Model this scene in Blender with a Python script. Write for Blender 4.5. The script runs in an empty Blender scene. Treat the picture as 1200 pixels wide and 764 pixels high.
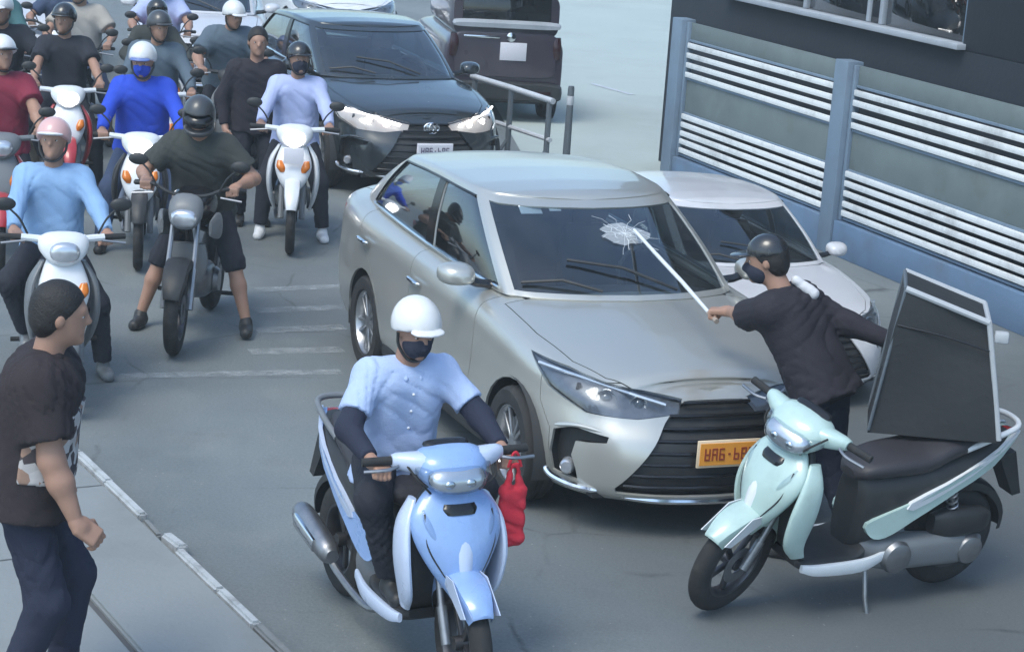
import bpy, bmesh, math, random
import numpy as np
from mathutils import Vector, Matrix

R = math.radians
DBGF = False
scene = bpy.context.scene
COL = scene.collection

# ------------------------------------------------------------------ camera
cam_d = bpy.data.cameras.new('camera')
cam = bpy.data.objects.new('camera', cam_d)
COL.objects.link(cam)
cam_d.sensor_width = 36.0
cam_d.lens = 36.0 * 2400.0 / 1200.0
cam_d.clip_start, cam_d.clip_end = 0.1, 3000.0
CAM_H, CAM_PITCH, CAM_ROLL = 3.537, 0.2407, 0.0698
cam.matrix_world = (Matrix.Translation((0, 0, CAM_H)) @ Matrix.Rotation(math.pi / 2 - CAM_PITCH, 4, 'X')
                    @ Matrix.Rotation(CAM_ROLL, 4, 'Z'))
scene.camera = cam

# ------------------------------------------------------------------ sky, sun, exposure
SUN_EL, SUN_AZ = 58.0, 215.0          # degrees; azimuth from +Y (north) clockwise
world = bpy.data.worlds.new('World')
scene.world = world
world.use_nodes = True
nt = world.node_tree
nt.nodes.clear()
sky = nt.nodes.new('ShaderNodeTexSky')
sky.sky_type = 'NISHITA'
sky.sun_disc = False
sky.sun_elevation = R(SUN_EL)
sky.sun_rotation = R(SUN_AZ)
sky.air_density = 1.0
sky.dust_density = 2.0
sky.ozone_density = 1.5
bg = nt.nodes.new('ShaderNodeBackground')
bg.inputs[1].default_value = 0.15
wo = nt.nodes.new('ShaderNodeOutputWorld')
tint = nt.nodes.new('ShaderNodeMix')              # the whole sky a touch greener, as the street camera sees it
tint.data_type = 'RGBA'
tint.blend_type = 'MULTIPLY'
tint.inputs[0].default_value = 1.0
tint.inputs[7].default_value = (.90, 1.0, 1.0, 1)
nt.links.new(sky.outputs[0], tint.inputs[6])
nt.links.new(tint.outputs[2], bg.inputs[0])
nt.links.new(bg.outputs[0], wo.inputs[0])
sun_d = bpy.data.lights.new('sun', 'SUN')
sun_d.energy = 0.8
sun_d.angle = R(25)
sun_d.color = (1.0, 0.97, 0.88)
sun = bpy.data.objects.new('sun', sun_d)
COL.objects.link(sun)
_sd = Vector((math.sin(R(SUN_AZ)) * math.cos(R(SUN_EL)), math.cos(R(SUN_AZ)) * math.cos(R(SUN_EL)), math.sin(R(SUN_EL))))
sun.rotation_euler = _sd.to_track_quat('Z', 'Y').to_euler()
sun.location = (0, 0, 20)
scene.view_settings.view_transform = 'Standard'
scene.view_settings.look = 'None'
scene.view_settings.gamma = 1.0
scene.view_settings.use_curve_mapping = False
scene.view_settings.exposure = 1.0
scene.render.engine = 'CYCLES'
scene.cycles.max_bounces = 6
scene.cycles.transparent_max_bounces = 8

# ------------------------------------------------------------------ pixel -> place (a pixel gives a direction; the distance comes from the ground)
def ray(u, v):
    a, b = u - 600.0, v - 382.0
    cr, sr = math.cos(CAM_ROLL), math.sin(CAM_ROLL)
    a, b = cr * a + sr * b, -sr * a + cr * b
    cp, sp = math.cos(CAM_PITCH), math.sin(CAM_PITCH)
    return np.array([a / 2400.0, cp + (-b / 2400.0) * sp, -sp + (-b / 2400.0) * cp])

def ground_at(u, v, z=0.0):
    d = ray(u, v)
    t = (z - CAM_H) / d[2]
    return np.array([d[0] * t, d[1] * t, z])

# ------------------------------------------------------------------ materials
def mat(name, col, rough=0.6, metal=0.0, var=0.12, scale=6.0, bump=0.0, bscale=60.0, coat=0.0, spec=0.5, emit=0.0, dirt=0.0, alpha=1.0, coords='Object'):
    m = bpy.data.materials.new(name)
    m.use_nodes = True
    n = m.node_tree.nodes
    l = m.node_tree.links
    b = n['Principled BSDF']
    b.inputs['Roughness'].default_value = rough
    b.inputs['Metallic'].default_value = metal
    b.inputs['Coat Weight'].default_value = coat
    b.inputs['Coat Roughness'].default_value = 0.06
    b.inputs['Specular IOR Level'].default_value = spec
    tc = n.new('ShaderNodeTexCoord')
    nz = n.new('ShaderNodeTexNoise')
    nz.inputs['Scale'].default_value = scale
    nz.inputs['Detail'].default_value = 5.0
    l.new(tc.outputs[coords], nz.inputs['Vector'])
    mx = n.new('ShaderNodeMix')
    mx.data_type = 'RGBA'
    c = Vector(col[:3])
    mx.inputs[6].default_value = (*(c * (1 - var)), 1)
    mx.inputs[7].default_value = (*[min(1, q) for q in (c * (1 + var))], 1)
    l.new(nz.outputs['Fac'], mx.inputs[0])
    out = mx.outputs[2]
    if dirt > 0:
        nd = n.new('ShaderNodeTexNoise')
        nd.inputs['Scale'].default_value = scale * 0.6
        nd.inputs['Detail'].default_value = 8.0
        nd.inputs['Roughness'].default_value = 0.7
        l.new(tc.outputs[coords], nd.inputs['Vector'])
        rp = n.new('ShaderNodeMapRange')
        rp.inputs[1].default_value = 0.5
        rp.inputs[2].default_value = 0.75
        rp.inputs[4].default_value = dirt
        l.new(nd.outputs['Fac'], rp.inputs[0])
        m2 = n.new('ShaderNodeMix')
        m2.data_type = 'RGBA'
        m2.inputs[7].default_value = (0.10, 0.095, 0.085, 1)
        l.new(rp.outputs[0], m2.inputs[0])
        l.new(out, m2.inputs[6])
        out = m2.outputs[2]
    l.new(out, b.inputs['Base Color'])
    rr = n.new('ShaderNodeMapRange')
    rr.inputs[3].default_value = max(0.02, rough * 0.8)
    rr.inputs[4].default_value = min(1.0, rough * 1.25)
    l.new(nz.outputs['Fac'], rr.inputs[0])
    l.new(rr.outputs[0], b.inputs['Roughness'])
    if bump > 0:
        nb = n.new('ShaderNodeTexNoise')
        nb.inputs['Scale'].default_value = bscale
        nb.inputs['Detail'].default_value = 4.0
        l.new(tc.outputs[coords], nb.inputs['Vector'])
        bp = n.new('ShaderNodeBump')
        bp.inputs['Strength'].default_value = bump
        bp.inputs['Distance'].default_value = 0.01
        l.new(nb.outputs['Fac'], bp.inputs['Height'])
        l.new(bp.outputs[0], b.inputs['Normal'])
    if emit > 0:
        b.inputs['Emission Color'].default_value = (*col[:3], 1)
        b.inputs['Emission Strength'].default_value = emit
    if alpha < 1:
        b.inputs['Alpha'].default_value = alpha
    return m

def glass_mat(name, tint, mix):
    """tinted pane: a see-through body under a mirror-like face (Fresnel), a little dust film"""
    m = bpy.data.materials.new(name)
    m.use_nodes = True
    n = m.node_tree.nodes
    l = m.node_tree.links
    b = n['Principled BSDF']
    b.inputs['Base Color'].default_value = (.35, .37, .38, 1)
    b.inputs['Roughness'].default_value = 0.6
    t = n.new('ShaderNodeBsdfTransparent')
    t.inputs[0].default_value = (*tint, 1)
    g = n.new('ShaderNodeBsdfGlossy')
    g.inputs['Roughness'].default_value = 0.03
    g.inputs['Color'].default_value = (.95, .97, 1, 1)
    lw = n.new('ShaderNodeLayerWeight')
    lw.inputs[0].default_value = 0.5
    pw = n.new('ShaderNodeMath')
    pw.operation = 'POWER'
    pw.inputs[1].default_value = 2.6
    l.new(lw.outputs['Facing'], pw.inputs[0])
    mr = n.new('ShaderNodeMapRange')
    mr.inputs[3].default_value = mix
    mr.inputs[4].default_value = 0.85
    l.new(pw.outputs[0], mr.inputs[0])
    ms = n.new('ShaderNodeMixShader')
    l.new(mr.outputs[0], ms.inputs[0])
    l.new(t.outputs[0], ms.inputs[1])
    l.new(g.outputs[0], ms.inputs[2])
    tc = n.new('ShaderNodeTexCoord')
    nz = n.new('ShaderNodeTexNoise')
    nz.inputs['Scale'].default_value = 3.0
    nz.inputs['Detail'].default_value = 6.0
    l.new(tc.outputs['Object'], nz.inputs['Vector'])
    dm = n.new('ShaderNodeMapRange')
    dm.inputs[1].default_value, dm.inputs[2].default_value = .4, .8
    dm.inputs[3].default_value, dm.inputs[4].default_value = .01, .07
    l.new(nz.outputs['Fac'], dm.inputs[0])
    m2 = n.new('ShaderNodeMixShader')
    l.new(dm.outputs[0], m2.inputs[0])
    l.new(ms.outputs[0], m2.inputs[1])
    l.new(b.outputs[0], m2.inputs[2])
    l.new(m2.outputs[0], n['Material Output'].inputs[0])
    return m

M = {}
def mk(name, *a, **k):
    M[name] = mat(name, *a, **k)
    return M[name]

mk('silver_paint', (0.53, 0.525, 0.485), 0.32, metal=0.6, var=0.03, scale=2, coat=0.5)
mk('charcoal_paint', (0.032, 0.040, 0.046), 0.25, metal=0.3, var=0.08, scale=3, coat=0.8)
mk('white_paint', (0.74, 0.75, 0.77), 0.3, var=0.03, scale=3, coat=0.6, dirt=0.15)
mk('pearl_paint', (0.58, 0.58, 0.60), 0.3, var=0.04, scale=3, coat=0.6, dirt=0.2)
mk('maroon_paint', (0.060, 0.046, 0.066), 0.3, metal=0.2, var=0.1, scale=3, coat=0.8, dirt=0.2)
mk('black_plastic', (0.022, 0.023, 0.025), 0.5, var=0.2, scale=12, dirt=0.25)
mk('gloss_black', (0.012, 0.012, 0.014), 0.18, var=0.1, scale=8)
mk('rubber', (0.022, 0.022, 0.023), 0.85, var=0.25, scale=20, bump=0.15, bscale=120, dirt=0.4)
mk('alloy', (0.42, 0.43, 0.45), 0.35, metal=0.9, var=0.1, scale=15, dirt=0.3)
mk('dark_alloy', (0.10, 0.10, 0.11), 0.4, metal=0.8, var=0.1, scale=15, dirt=0.3)
mk('chrome', (0.75, 0.76, 0.78), 0.15, metal=1.0, var=0.05, scale=10)
mk('steel', (0.30, 0.31, 0.33), 0.42, metal=0.9, var=0.2, scale=25, dirt=0.3)
mk('lamp_reflector', (0.62, 0.64, 0.68), 0.2, metal=0.7, var=0.1, scale=20)
mk('lamp_housing', (0.16, 0.17, 0.19), 0.3, metal=0.5, var=0.3, scale=25)
mk('lamp_lit', (1.0, 0.97, 0.93), 0.2, emit=4.5)
mk('lamp_warm', (1.0, 0.80, 0.74), 0.2, emit=4.0)
mk('red_lens', (0.35, 0.012, 0.012), 0.15, var=0.1)
mk('dark_red_lens', (0.035, 0.010, 0.014), 0.2, var=0.1)
mk('amber_lens', (0.6, 0.16, 0.01), 0.15, var=0.1)
mk('interior', (0.035, 0.036, 0.038), 0.8, var=0.2, scale=10)
mk('seat_fabric', (0.09, 0.09, 0.095), 0.9, var=0.2, scale=14)
mk('plate_yellow', (0.80, 0.33, 0.045), 0.5, var=0.08, scale=30)
mk('plate_border', (0.75, 0.60, 0.42), 0.5, var=0.05, scale=30)
mk('plate_white', (0.72, 0.71, 0.76), 0.5, var=0.05, scale=30)
mk('plate_ink', (0.30, 0.055, 0.02), 0.6, var=0.1)
mk('plate_ink_dark', (0.10, 0.09, 0.14), 0.6, var=0.1)
mk('paper_white', (0.78, 0.79, 0.80), 0.7, var=0.05)
mk('skin', (0.36, 0.205, 0.145), 0.55, var=0.12, scale=18, bump=0.05, bscale=200)
mk('skin_pale', (0.44, 0.27, 0.20), 0.55, var=0.12, scale=18, bump=0.05, bscale=200)
mk('hair', (0.014, 0.012, 0.012), 0.6, var=0.3, scale=60, bump=0.5, bscale=150)
mk('eye_white', (0.6, 0.58, 0.56), 0.3, var=0.05)
mk('eye_dark', (0.015, 0.01, 0.008), 0.2, var=0.05)
def cloth(name, col, var=0.16):
    return mk(name, col, 0.92, var=var, scale=7, bump=0.3, bscale=140, spec=0.2)
cloth('shirt_paleblue', (0.42, 0.52, 0.75))
cloth('shirt_skyblue', (0.25, 0.40, 0.62))
cloth('shirt_lilac', (0.42, 0.48, 0.72))
cloth('shirt_royal', (0.035, 0.085, 0.55))
cloth('shirt_red', (0.22, 0.030, 0.055))
cloth('shirt_brown', (0.036, 0.029, 0.032))
cloth('shirt_black', (0.030, 0.028, 0.036))
cloth('shirt_grey', (0.10, 0.135, 0.17))
cloth('shirt_olive', (0.055, 0.060, 0.056))
cloth('navy_cloth', (0.028, 0.033, 0.055))
cloth('dark_cloth', (0.030, 0.032, 0.042))
cloth('denim', (0.06, 0.085, 0.15))
cloth('khaki', (0.24, 0.20, 0.16))
cloth('tan_cloth', (0.36, 0.30, 0.26))
cloth('white_cloth', (0.66, 0.66, 0.68))
cloth('red_cloth', (0.52, 0.035, 0.055))
cloth('shirt_cream', (0.40, 0.37, 0.33))
cloth('shirt_teal', (0.06, 0.14, 0.15))
cloth('mask_dark', (0.035, 0.04, 0.06))
mk('helmet_white', (0.72, 0.72, 0.72), 0.3, var=0.04, scale=10, coat=0.5, dirt=0.12)
mk('helmet_pink', (0.66, 0.40, 0.38), 0.35, var=0.06, scale=10, coat=0.4)
mk('helmet_black', (0.02, 0.021, 0.024), 0.25, var=0.1, scale=10, coat=0.5)
mk('helmet_slate', (0.05, 0.053, 0.058), 0.35, var=0.1, scale=10, coat=0.3)
mk('helmet_grey', (0.30, 0.33, 0.38), 0.3, var=0.1, scale=10, coat=0.5)
mk('helmet_blue', (0.10, 0.16, 0.40), 0.3, var=0.1, scale=10, coat=0.5)
mk('blue_plastic', (0.25, 0.39, 0.68), 0.28, var=0.05, scale=8, coat=0.5, dirt=0.22)
mk('silverblue_plastic', (0.50, 0.58, 0.74), 0.28, var=0.05, scale=8, coat=0.5)
mk('mint_plastic', (0.44, 0.58, 0.545), 0.3, var=0.06, scale=8, coat=0.5, dirt=0.2)
mk('white_plastic', (0.72, 0.74, 0.76), 0.3, var=0.05, scale=8, coat=0.5, dirt=0.08)
mk('red_plastic', (0.42, 0.03, 0.04), 0.3, var=0.05, scale=8, coat=0.5)
mk('grey_plastic', (0.16, 0.17, 0.18), 0.4, var=0.1, scale=8)
mk('vinyl', (0.030, 0.028, 0.033), 0.5, var=0.2, scale=14, bump=0.15, bscale=90)
mk('bag_black', (0.022, 0.024, 0.026), 0.75, var=0.25, scale=5, bump=0.5, bscale=14)
mk('piping_grey', (0.42, 0.44, 0.46), 0.6, var=0.1, scale=14)
mk('rail_white', (0.74, 0.76, 0.76), 0.5, var=0.08, scale=4, dirt=0.5)
mk('fence_steel', (0.16, 0.22, 0.29), 0.55, var=0.12, scale=4, dirt=0.3)
mk('fence_sheet', (0.150, 0.185, 0.185), 0.6, var=0.25, scale=3.5, bump=0.15, bscale=12, dirt=0.5)
mk('plinth_blue', (0.12, 0.19, 0.29), 0.7, var=0.2, scale=3, bump=0.2, bscale=30, dirt=0.55)
mk('dark_render', (0.012, 0.018, 0.027), 0.85, var=0.15, scale=1.2, bump=0.25, bscale=25)
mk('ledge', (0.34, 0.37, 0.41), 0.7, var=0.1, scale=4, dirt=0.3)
mk('barrier_white', (0.50, 0.52, 0.55), 0.5, var=0.08, scale=8, dirt=0.35)
mk('post_dark', (0.10, 0.12, 0.14), 0.6, var=0.15, scale=8, dirt=0.3)
mk('lamp_glow', (0.42, 0.37, 0.34), 0.3, emit=0.25)
mk('star_white', (0.80, 0.83, 0.85), 0.5, var=0.1, scale=30)
mk('patch_film', (0.75, 0.79, 0.82), 0.5, var=0.2, scale=60, alpha=0.36)
mk('running_strip', (0.62, 0.64, 0.68), 0.2, metal=0.7, var=0.1, scale=20)
M['projector_glass'] = glass_mat('projector_glass', (0.75, 0.78, 0.8), 0.08)
M['projector_glass_right'] = glass_mat('projector_glass_right', (0.75, 0.78, 0.8), 0.08)
M['windshield'] = glass_mat('windshield', (0.50, 0.58, 0.62), 0.06)
M['side_glass'] = glass_mat('side_glass', (0.22, 0.26, 0.27), 0.07)
M['lens_clear'] = glass_mat('lens_clear', (0.85, 0.88, 0.9), 0.05)
M['dark_window'] = glass_mat('dark_window', (0.16, 0.18, 0.20), 0.06)

# ------------------------------------------------------------------ objects
def link(name, me, m=None, parent=None, smooth=True, angle=40):
    if m is not None:
        me.materials.append(M[m] if isinstance(m, str) else m)
    if smooth:
        me.polygons.foreach_set('use_smooth', [True] * len(me.polygons))
        if angle < 180:
            me.set_sharp_from_angle(angle=R(angle))
    o = bpy.data.objects.new(name, me)
    COL.objects.link(o)
    if parent is not None:
        o.parent = parent
    return o

def obj(name, vf, m=None, parent=None, smooth=True, angle=40):
    v, f = vf
    me = bpy.data.meshes.new(name)
    me.from_pydata([tuple(map(float, p)) for p in v], [], [tuple(map(int, q)) for q in f])
    me.update()
    b = bmesh.new()
    b.from_mesh(me)
    bmesh.ops.recalc_face_normals(b, faces=b.faces)
    b.to_mesh(me)
    b.free()
    return link(name, me, m, parent, smooth, angle)

def tag(o, label, cat, group=None, kind=None):
    if label: o['label'] = label
    if cat: o['category'] = cat
    if group: o['group'] = group
    if kind: o['kind'] = kind
    return o

def thing(name, label, cat, loc=(0, 0, 0), yaw=0.0, group=None, lean=0.0, scale=1.0):
    """Empty at the thing's base; local +X is forward. yaw in degrees: 0 faces the camera (-Y), + turns towards +X."""
    o = bpy.data.objects.new(name, None)
    o.empty_display_size = 0.2
    COL.objects.link(o)
    o.matrix_world = Matrix.Translation(Vector(loc)) @ Matrix.Rotation(R(yaw - 90), 4, 'Z') @ Matrix.Rotation(R(lean), 4, 'X') @ Matrix.Scale(scale, 4)
    return tag(o, label, cat, group)

# ------------------------------------------------------------------ mesh pieces: each returns (verts, faces)
def join(*parts):
    V, F = [], []
    for v, f in parts:
        b = len(V)
        V.extend([tuple(p) for p in v])
        F.extend([tuple(i + b for i in q) for q in f])
    return V, F

def xf(vf, mtx):
    v, f = vf
    return [tuple(mtx @ Vector(p)) for p in v], f

def box(c, s, bev=0.0, rot=None):
    """box with chamfered edges; c centre, s full size"""
    hx, hy, hz = s[0] / 2, s[1] / 2, s[2] / 2
    if bev <= 0:
        v = [(x, y, z) for x in (-hx, hx) for y in (-hy, hy) for z in (-hz, hz)]
        f = [(0, 1, 3, 2), (4, 6, 7, 5), (0, 4, 5, 1), (2, 3, 7, 6), (0, 2, 6, 4), (1, 5, 7, 3)]
    else:
        bm = bmesh.new()
        bmesh.ops.create_cube(bm, size=1.0)
        for q in bm.verts:
            q.co = Vector((q.co.x * s[0], q.co.y * s[1], q.co.z * s[2]))
        bmesh.ops.bevel(bm, geom=list(bm.edges), offset=min(bev, 0.45 * min(s)), segments=2, affect='EDGES', profile=0.5)
        bm.verts.index_update()
        v = [tuple(q.co) for q in bm.verts]
        f = [tuple(q.index for q in p.verts) for p in bm.faces]
        bm.free()
    mt = Matrix.Translation(Vector(c))
    if rot is not None:
        mt = mt @ rot.to_4x4()
    return xf((v, f), mt)

def catmull(pts, n, closed=False):
    """n samples per span through the points"""
    P = np.array(pts, float)
    m = len(P)
    out = []
    spans = m if closed else m - 1
    for i in range(spans):
        if closed:
            a, b, c, d = P[(i - 1) % m], P[i], P[(i + 1) % m], P[(i + 2) % m]
        else:
            b, c = P[i], P[i + 1]
            a = P[i - 1] if i > 0 else 2 * b - c
            d = P[i + 2] if i + 2 < m else 2 * c - b
        for k in range(n):
            t = k / n
            out.append(0.5 * ((2 * b) + (-a + c) * t + (2 * a - 5 * b + 4 * c - d) * t * t + (-a + 3 * b - 3 * c + d) * t ** 3))
    if not closed:
        out.append(P[-1])
    return np.array(out)

def tube(path, rad, n=10, caps=True):
    """tube along a path; rad number or list"""
    P = np.array(path, float)
    m = len(P)
    rr = np.full(m, rad, float) if np.isscalar(rad) else np.array(rad, float)
    T = np.gradient(P, axis=0)
    T /= np.linalg.norm(T, axis=1)[:, None] + 1e-12
    up = np.array([0, 0, 1.0]) if abs(T[0][2]) < 0.9 else np.array([1.0, 0, 0])
    V, F = [], []
    N = np.cross(T[0], up)
    N /= np.linalg.norm(N)
    for i in range(m):
        N = N - T[i] * np.dot(N, T[i])
        N /= np.linalg.norm(N)
        B = np.cross(T[i], N)
        for k in range(n):
            a = 2 * math.pi * k / n
            V.append(P[i] + rr[i] * (math.cos(a) * N + math.sin(a) * B))
    for i in range(m - 1):
        for k in range(n):
            F.append((i * n + k, i * n + (k + 1) % n, (i + 1) * n + (k + 1) % n, (i + 1) * n + k))
    if caps:
        F.append(tuple(range(n))[::-1])
        F.append(tuple(range((m - 1) * n, m * n)))
    return V, F

def lathe(prof, n=32, axis='Y', centre=(0, 0, 0)):
    """prof: list of (radius, along-axis)"""
    V, F = [], []
    m = len(prof)
    for k in range(n):
        a = 2 * math.pi * k / n
        c, s = math.cos(a), math.sin(a)
        for r, h in prof:
            if axis == 'Y':
                V.append((centre[0] + r * c, centre[1] + h, centre[2] + r * s))
            elif axis == 'X':
                V.append((centre[0] + h, centre[1] + r * c, centre[2] + r * s))
            else:
                V.append((centre[0] + r * c, centre[1] + r * s, centre[2] + h))
    for k in range(n):
        for i in range(m - 1):
            a, b = k * m + i, ((k + 1) % n) * m + i
            F.append((a, b, b + 1, a + 1))
    return V, F

def loft(secs, n=24, ax='X', e=2.5, per=4):
    """skin over superellipse sections. ax X: (x, zc, half_w, half_h[, yc]);  ax Z: (z, xc, half_depth, half_w[, yc]); ax Y: (y, xc, zc, hx, hz)"""
    k = max(len(s) for s in secs)
    S = np.array([list(s) + [0.0] * (k - len(s)) for s in secs], float)
    S = catmull(S, per)
    V, F = [], []
    for s in S:
        for j in range(n):
            a = 2 * math.pi * j / n
            ca, sa = math.cos(a), math.sin(a)
            p = math.copysign(abs(ca) ** (2 / e), ca)
            q = math.copysign(abs(sa) ** (2 / e), sa)
            if ax == 'X':
                V.append((s[0], (s[4] if k > 4 else 0) + max(s[2], 1e-4) * p, s[1] + max(s[3], 1e-4) * q))
            elif ax == 'Z':
                V.append((s[1] + max(s[2], 1e-4) * p, (s[4] if k > 4 else 0) + max(s[3], 1e-4) * q, s[0]))
            else:
                V.append((s[1] + max(s[3], 1e-4) * p, s[0], s[2] + max(s[4], 1e-4) * q))
    m = len(S)
    for i in range(m - 1):
        for j in range(n):
            F.append((i * n + j, i * n + (j + 1) % n, (i + 1) * n + (j + 1) % n, (i + 1) * n + j))
    F.append(tuple(range(n))[::-1])
    F.append(tuple(range((m - 1) * n, m * n)))
    return V, F

def plate(outline, thick, axis='Y'):
    """prism over a closed outline; outline 2D (a,b): axis Y -> (x,z), X -> (y,z), Z -> (x,y); thick = (lo, hi)"""
    n = len(outline)
    V = []
    for h in thick:
        for a, b in outline:
            V.append({'Y': (a, h, b), 'X': (h, a, b), 'Z': (a, b, h)}[axis])
    F = [tuple(range(n))[::-1], tuple(range(n, 2 * n))]
    for i in range(n):
        j = (i + 1) % n
        F.append((i, j, n + j, n + i))
    return V, F

def ellip(c, r, nu=16, nv=10):
    V, F = [], []
    for i in range(nv + 1):
        t = math.pi * i / nv
        for j in range(nu):
            a = 2 * math.pi * j / nu
            V.append((c[0] + r[0] * math.sin(t) * math.cos(a), c[1] + r[1] * math.sin(t) * math.sin(a), c[2] + r[2] * math.cos(t)))
    for i in range(nv):
        for j in range(nu):
            F.append((i * nu + j, i * nu + (j + 1) % nu, (i + 1) * nu + (j + 1) % nu, (i + 1) * nu + j))
    return V, F

# ------------------------------------------------------------------ bodies: smooth distance fields turned into one continuous surface
def cap(a, b, ra, rb, cut_a=False, cut_b=False, k=None):
    return dict(t='c', a=np.array(a, float), b=np.array(b, float), ra=ra, rb=rb, ca=cut_a, cb=cut_b, k=k)

def eli(c, r, rot=None, cuts=(), k=None):
    return dict(t='e', c=np.array(c, float), r=np.array(r, float), rot=np.eye(3) if rot is None else np.array(rot, float), cuts=cuts, k=k)

def rbx(c, h, rot=None, rd=0.01, k=None):
    return dict(t='b', c=np.array(c, float), h=np.array(h, float), rot=np.eye(3) if rot is None else np.array(rot, float), rd=rd, k=k)

def _bounds(p):
    if p['t'] == 'c':
        r = max(p['ra'], p['rb'])
        return np.minimum(p['a'], p['b']) - r, np.maximum(p['a'], p['b']) + r
    r = max(p['r']) if p['t'] == 'e' else np.linalg.norm(p['h']) + p['rd']
    return p['c'] - r, p['c'] + r

def _dist(p, X):
    if p['t'] == 'c':
        ba = p['b'] - p['a']
        L2 = ba @ ba + 1e-12
        pa = X - p['a']
        h0 = (pa @ ba) / L2
        h = np.clip(h0, 0, 1)
        d = np.linalg.norm(pa - h[..., None] * ba, axis=-1) - (p['ra'] + (p['rb'] - p['ra']) * h)
        L = math.sqrt(L2)
        if p['ca']:
            d = np.maximum(d, -h0 * L)
        if p['cb']:
            d = np.maximum(d, (h0 - 1) * L)
        return d
    q = (X - p['c']) @ p['rot']
    if p['t'] == 'e':
        k0 = np.linalg.norm(q / p['r'], axis=-1)
        k1 = np.linalg.norm(q / (p['r'] ** 2), axis=-1) + 1e-9
        d = k0 * (k0 - 1) / k1
        for pt, n in p['cuts']:
            d = np.maximum(d, (X - np.array(pt)) @ np.array(n))
        return d
    w = np.abs(q) - p['h']
    return np.linalg.norm(np.maximum(w, 0), axis=-1) + np.minimum(w.max(-1), 0) - p['rd']

def sdf_mesh(prims, vox, k=0.03, wrinkle=0.0, wfreq=26.0, cuts=(), minus=()):
    lo = np.min([_bounds(p)[0] for p in prims], axis=0) - 3 * vox
    hi = np.max([_bounds(p)[1] for p in prims], axis=0) + 3 * vox
    n = np.ceil((hi - lo) / vox).astype(int) + 1
    D = np.full(n, 1.0)
    ax = [lo[i] + vox * np.arange(n[i]) for i in range(3)]
    def block(p, m):
        b0, b1 = _bounds(p)
        i0 = np.maximum(((b0 - m - lo) / vox).astype(int), 0)
        i1 = np.minimum(((b1 + m - lo) / vox).astype(int) + 2, n)
        sl = tuple(slice(i0[i], i1[i]) for i in range(3))
        X = np.stack(np.meshgrid(*[ax[i][sl[i]] for i in range(3)], indexing='ij'), -1)
        return sl, X
    for p in prims:
        kk = k if p['k'] is None else p['k']
        sl, X = block(p, kk + 3 * vox)
        d = _dist(p, X)
        o = D[sl]
        h = np.clip(0.5 + 0.5 * (o - d) / kk, 0, 1)
        D[sl] = o * (1 - h) + d * h - kk * h * (1 - h)
    if wrinkle > 0:
        X = np.stack(np.meshgrid(*ax, indexing='ij'), -1)
        a, b, c = X[..., 0], X[..., 1], X[..., 2]
        # creases: narrow ridges in three slanting directions that come and go
        def ridge(ph, sharp=2.4):
            return (1 - np.abs(np.sin(ph))) ** sharp
        m1 = 0.5 + 0.5 * np.sin(5.1 * a + 7.3 * b + 1.1)
        m2 = 0.5 + 0.5 * np.sin(6.7 * b - 8.9 * c + 2.3)
        m3 = 0.5 + 0.5 * np.sin(9.1 * c + 5.7 * a + 0.4)
        w = (ridge(wfreq * 0.5 * (c + 0.7 * b + 0.15 * np.sin(9 * a + 4 * c))) * m1 + ridge(wfreq * 0.62 * (c - 0.9 * b + 0.5 * a + 0.12 * np.sin(13 * b)) + 1.0) * m2
              + 0.7 * ridge(wfreq * 0.8 * (0.5 * c + a + 0.3 * b + 0.1 * np.sin(15 * c)) + 0.6) * m3)
        D = D + wrinkle * w
    for pt, nn in cuts:
        X = np.stack(np.meshgrid(*ax, indexing='ij'), -1)
        D = np.maximum(D, (X - np.array(pt)) @ np.array(nn))
    for p in minus:
        sl, X = block(p, 3 * vox)
        D[sl] = np.maximum(D[sl], -_dist(p, X))
    return surface_nets(D, lo, vox)

def surface_nets(D, lo, vox):
    S = D < 0
    nx, ny, nz = D.shape
    cs = np.zeros((nx - 1, ny - 1, nz - 1), int)
    for i in (0, 1):
        for j in (0, 1):
            for q in (0, 1):
                cs += S[i:nx - 1 + i, j:ny - 1 + j, q:nz - 1 + q]
    act = (cs > 0) & (cs < 8)
    idx = -np.ones(act.shape, int)
    C = np.argwhere(act)
    idx[act] = np.arange(len(C))
    acc = np.zeros((len(C), 3))
    cnt = np.zeros(len(C))
    corners = [(i, j, q) for i in (0, 1) for j in (0, 1) for q in (0, 1)]
    for a in corners:
        for d in range(3):
            if a[d] == 0:
                b = list(a)
                b[d] = 1
                va = D[C[:, 0] + a[0], C[:, 1] + a[1], C[:, 2] + a[2]]
                vb = D[C[:, 0] + b[0], C[:, 1] + b[1], C[:, 2] + b[2]]
                x = (va < 0) != (vb < 0)
                t = np.where(x, va / np.where(x, va - vb, 1), 0)
                pt = np.array(a, float) + t[:, None] * np.eye(3)[d]
                acc[x] += pt[x]
                cnt[x] += 1
    V = lo + vox * (C + acc / np.maximum(cnt, 1)[:, None])
    F = []
    for d in range(3):
        u, w = (d + 1) % 3, (d + 2) % 3
        s0 = [slice(None)] * 3
        s1 = [slice(None)] * 3
        s0[d] = slice(0, -1)
        s1[d] = slice(1, None)
        ed = S[tuple(s0)] != S[tuple(s1)]
        E_ = np.argwhere(ed)
        ok = (E_[:, u] > 0) & (E_[:, w] > 0) & (E_[:, u] < D.shape[u] - 1) & (E_[:, w] < D.shape[w] - 1)
        E_ = E_[ok]
        q = []
        for du, dw in ((-1, -1), (0, -1), (0, 0), (-1, 0)):
            e2 = E_.copy()
            e2[:, u] += du
            e2[:, w] += dw
            q.append(idx[e2[:, 0], e2[:, 1], e2[:, 2]])
        q = np.stack(q, 1)
        ins = S[E_[:, 0], E_[:, 1], E_[:, 2]]
        q[~ins] = q[~ins][:, ::-1]
        F.append(q)
    return V, np.concatenate(F)

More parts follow.
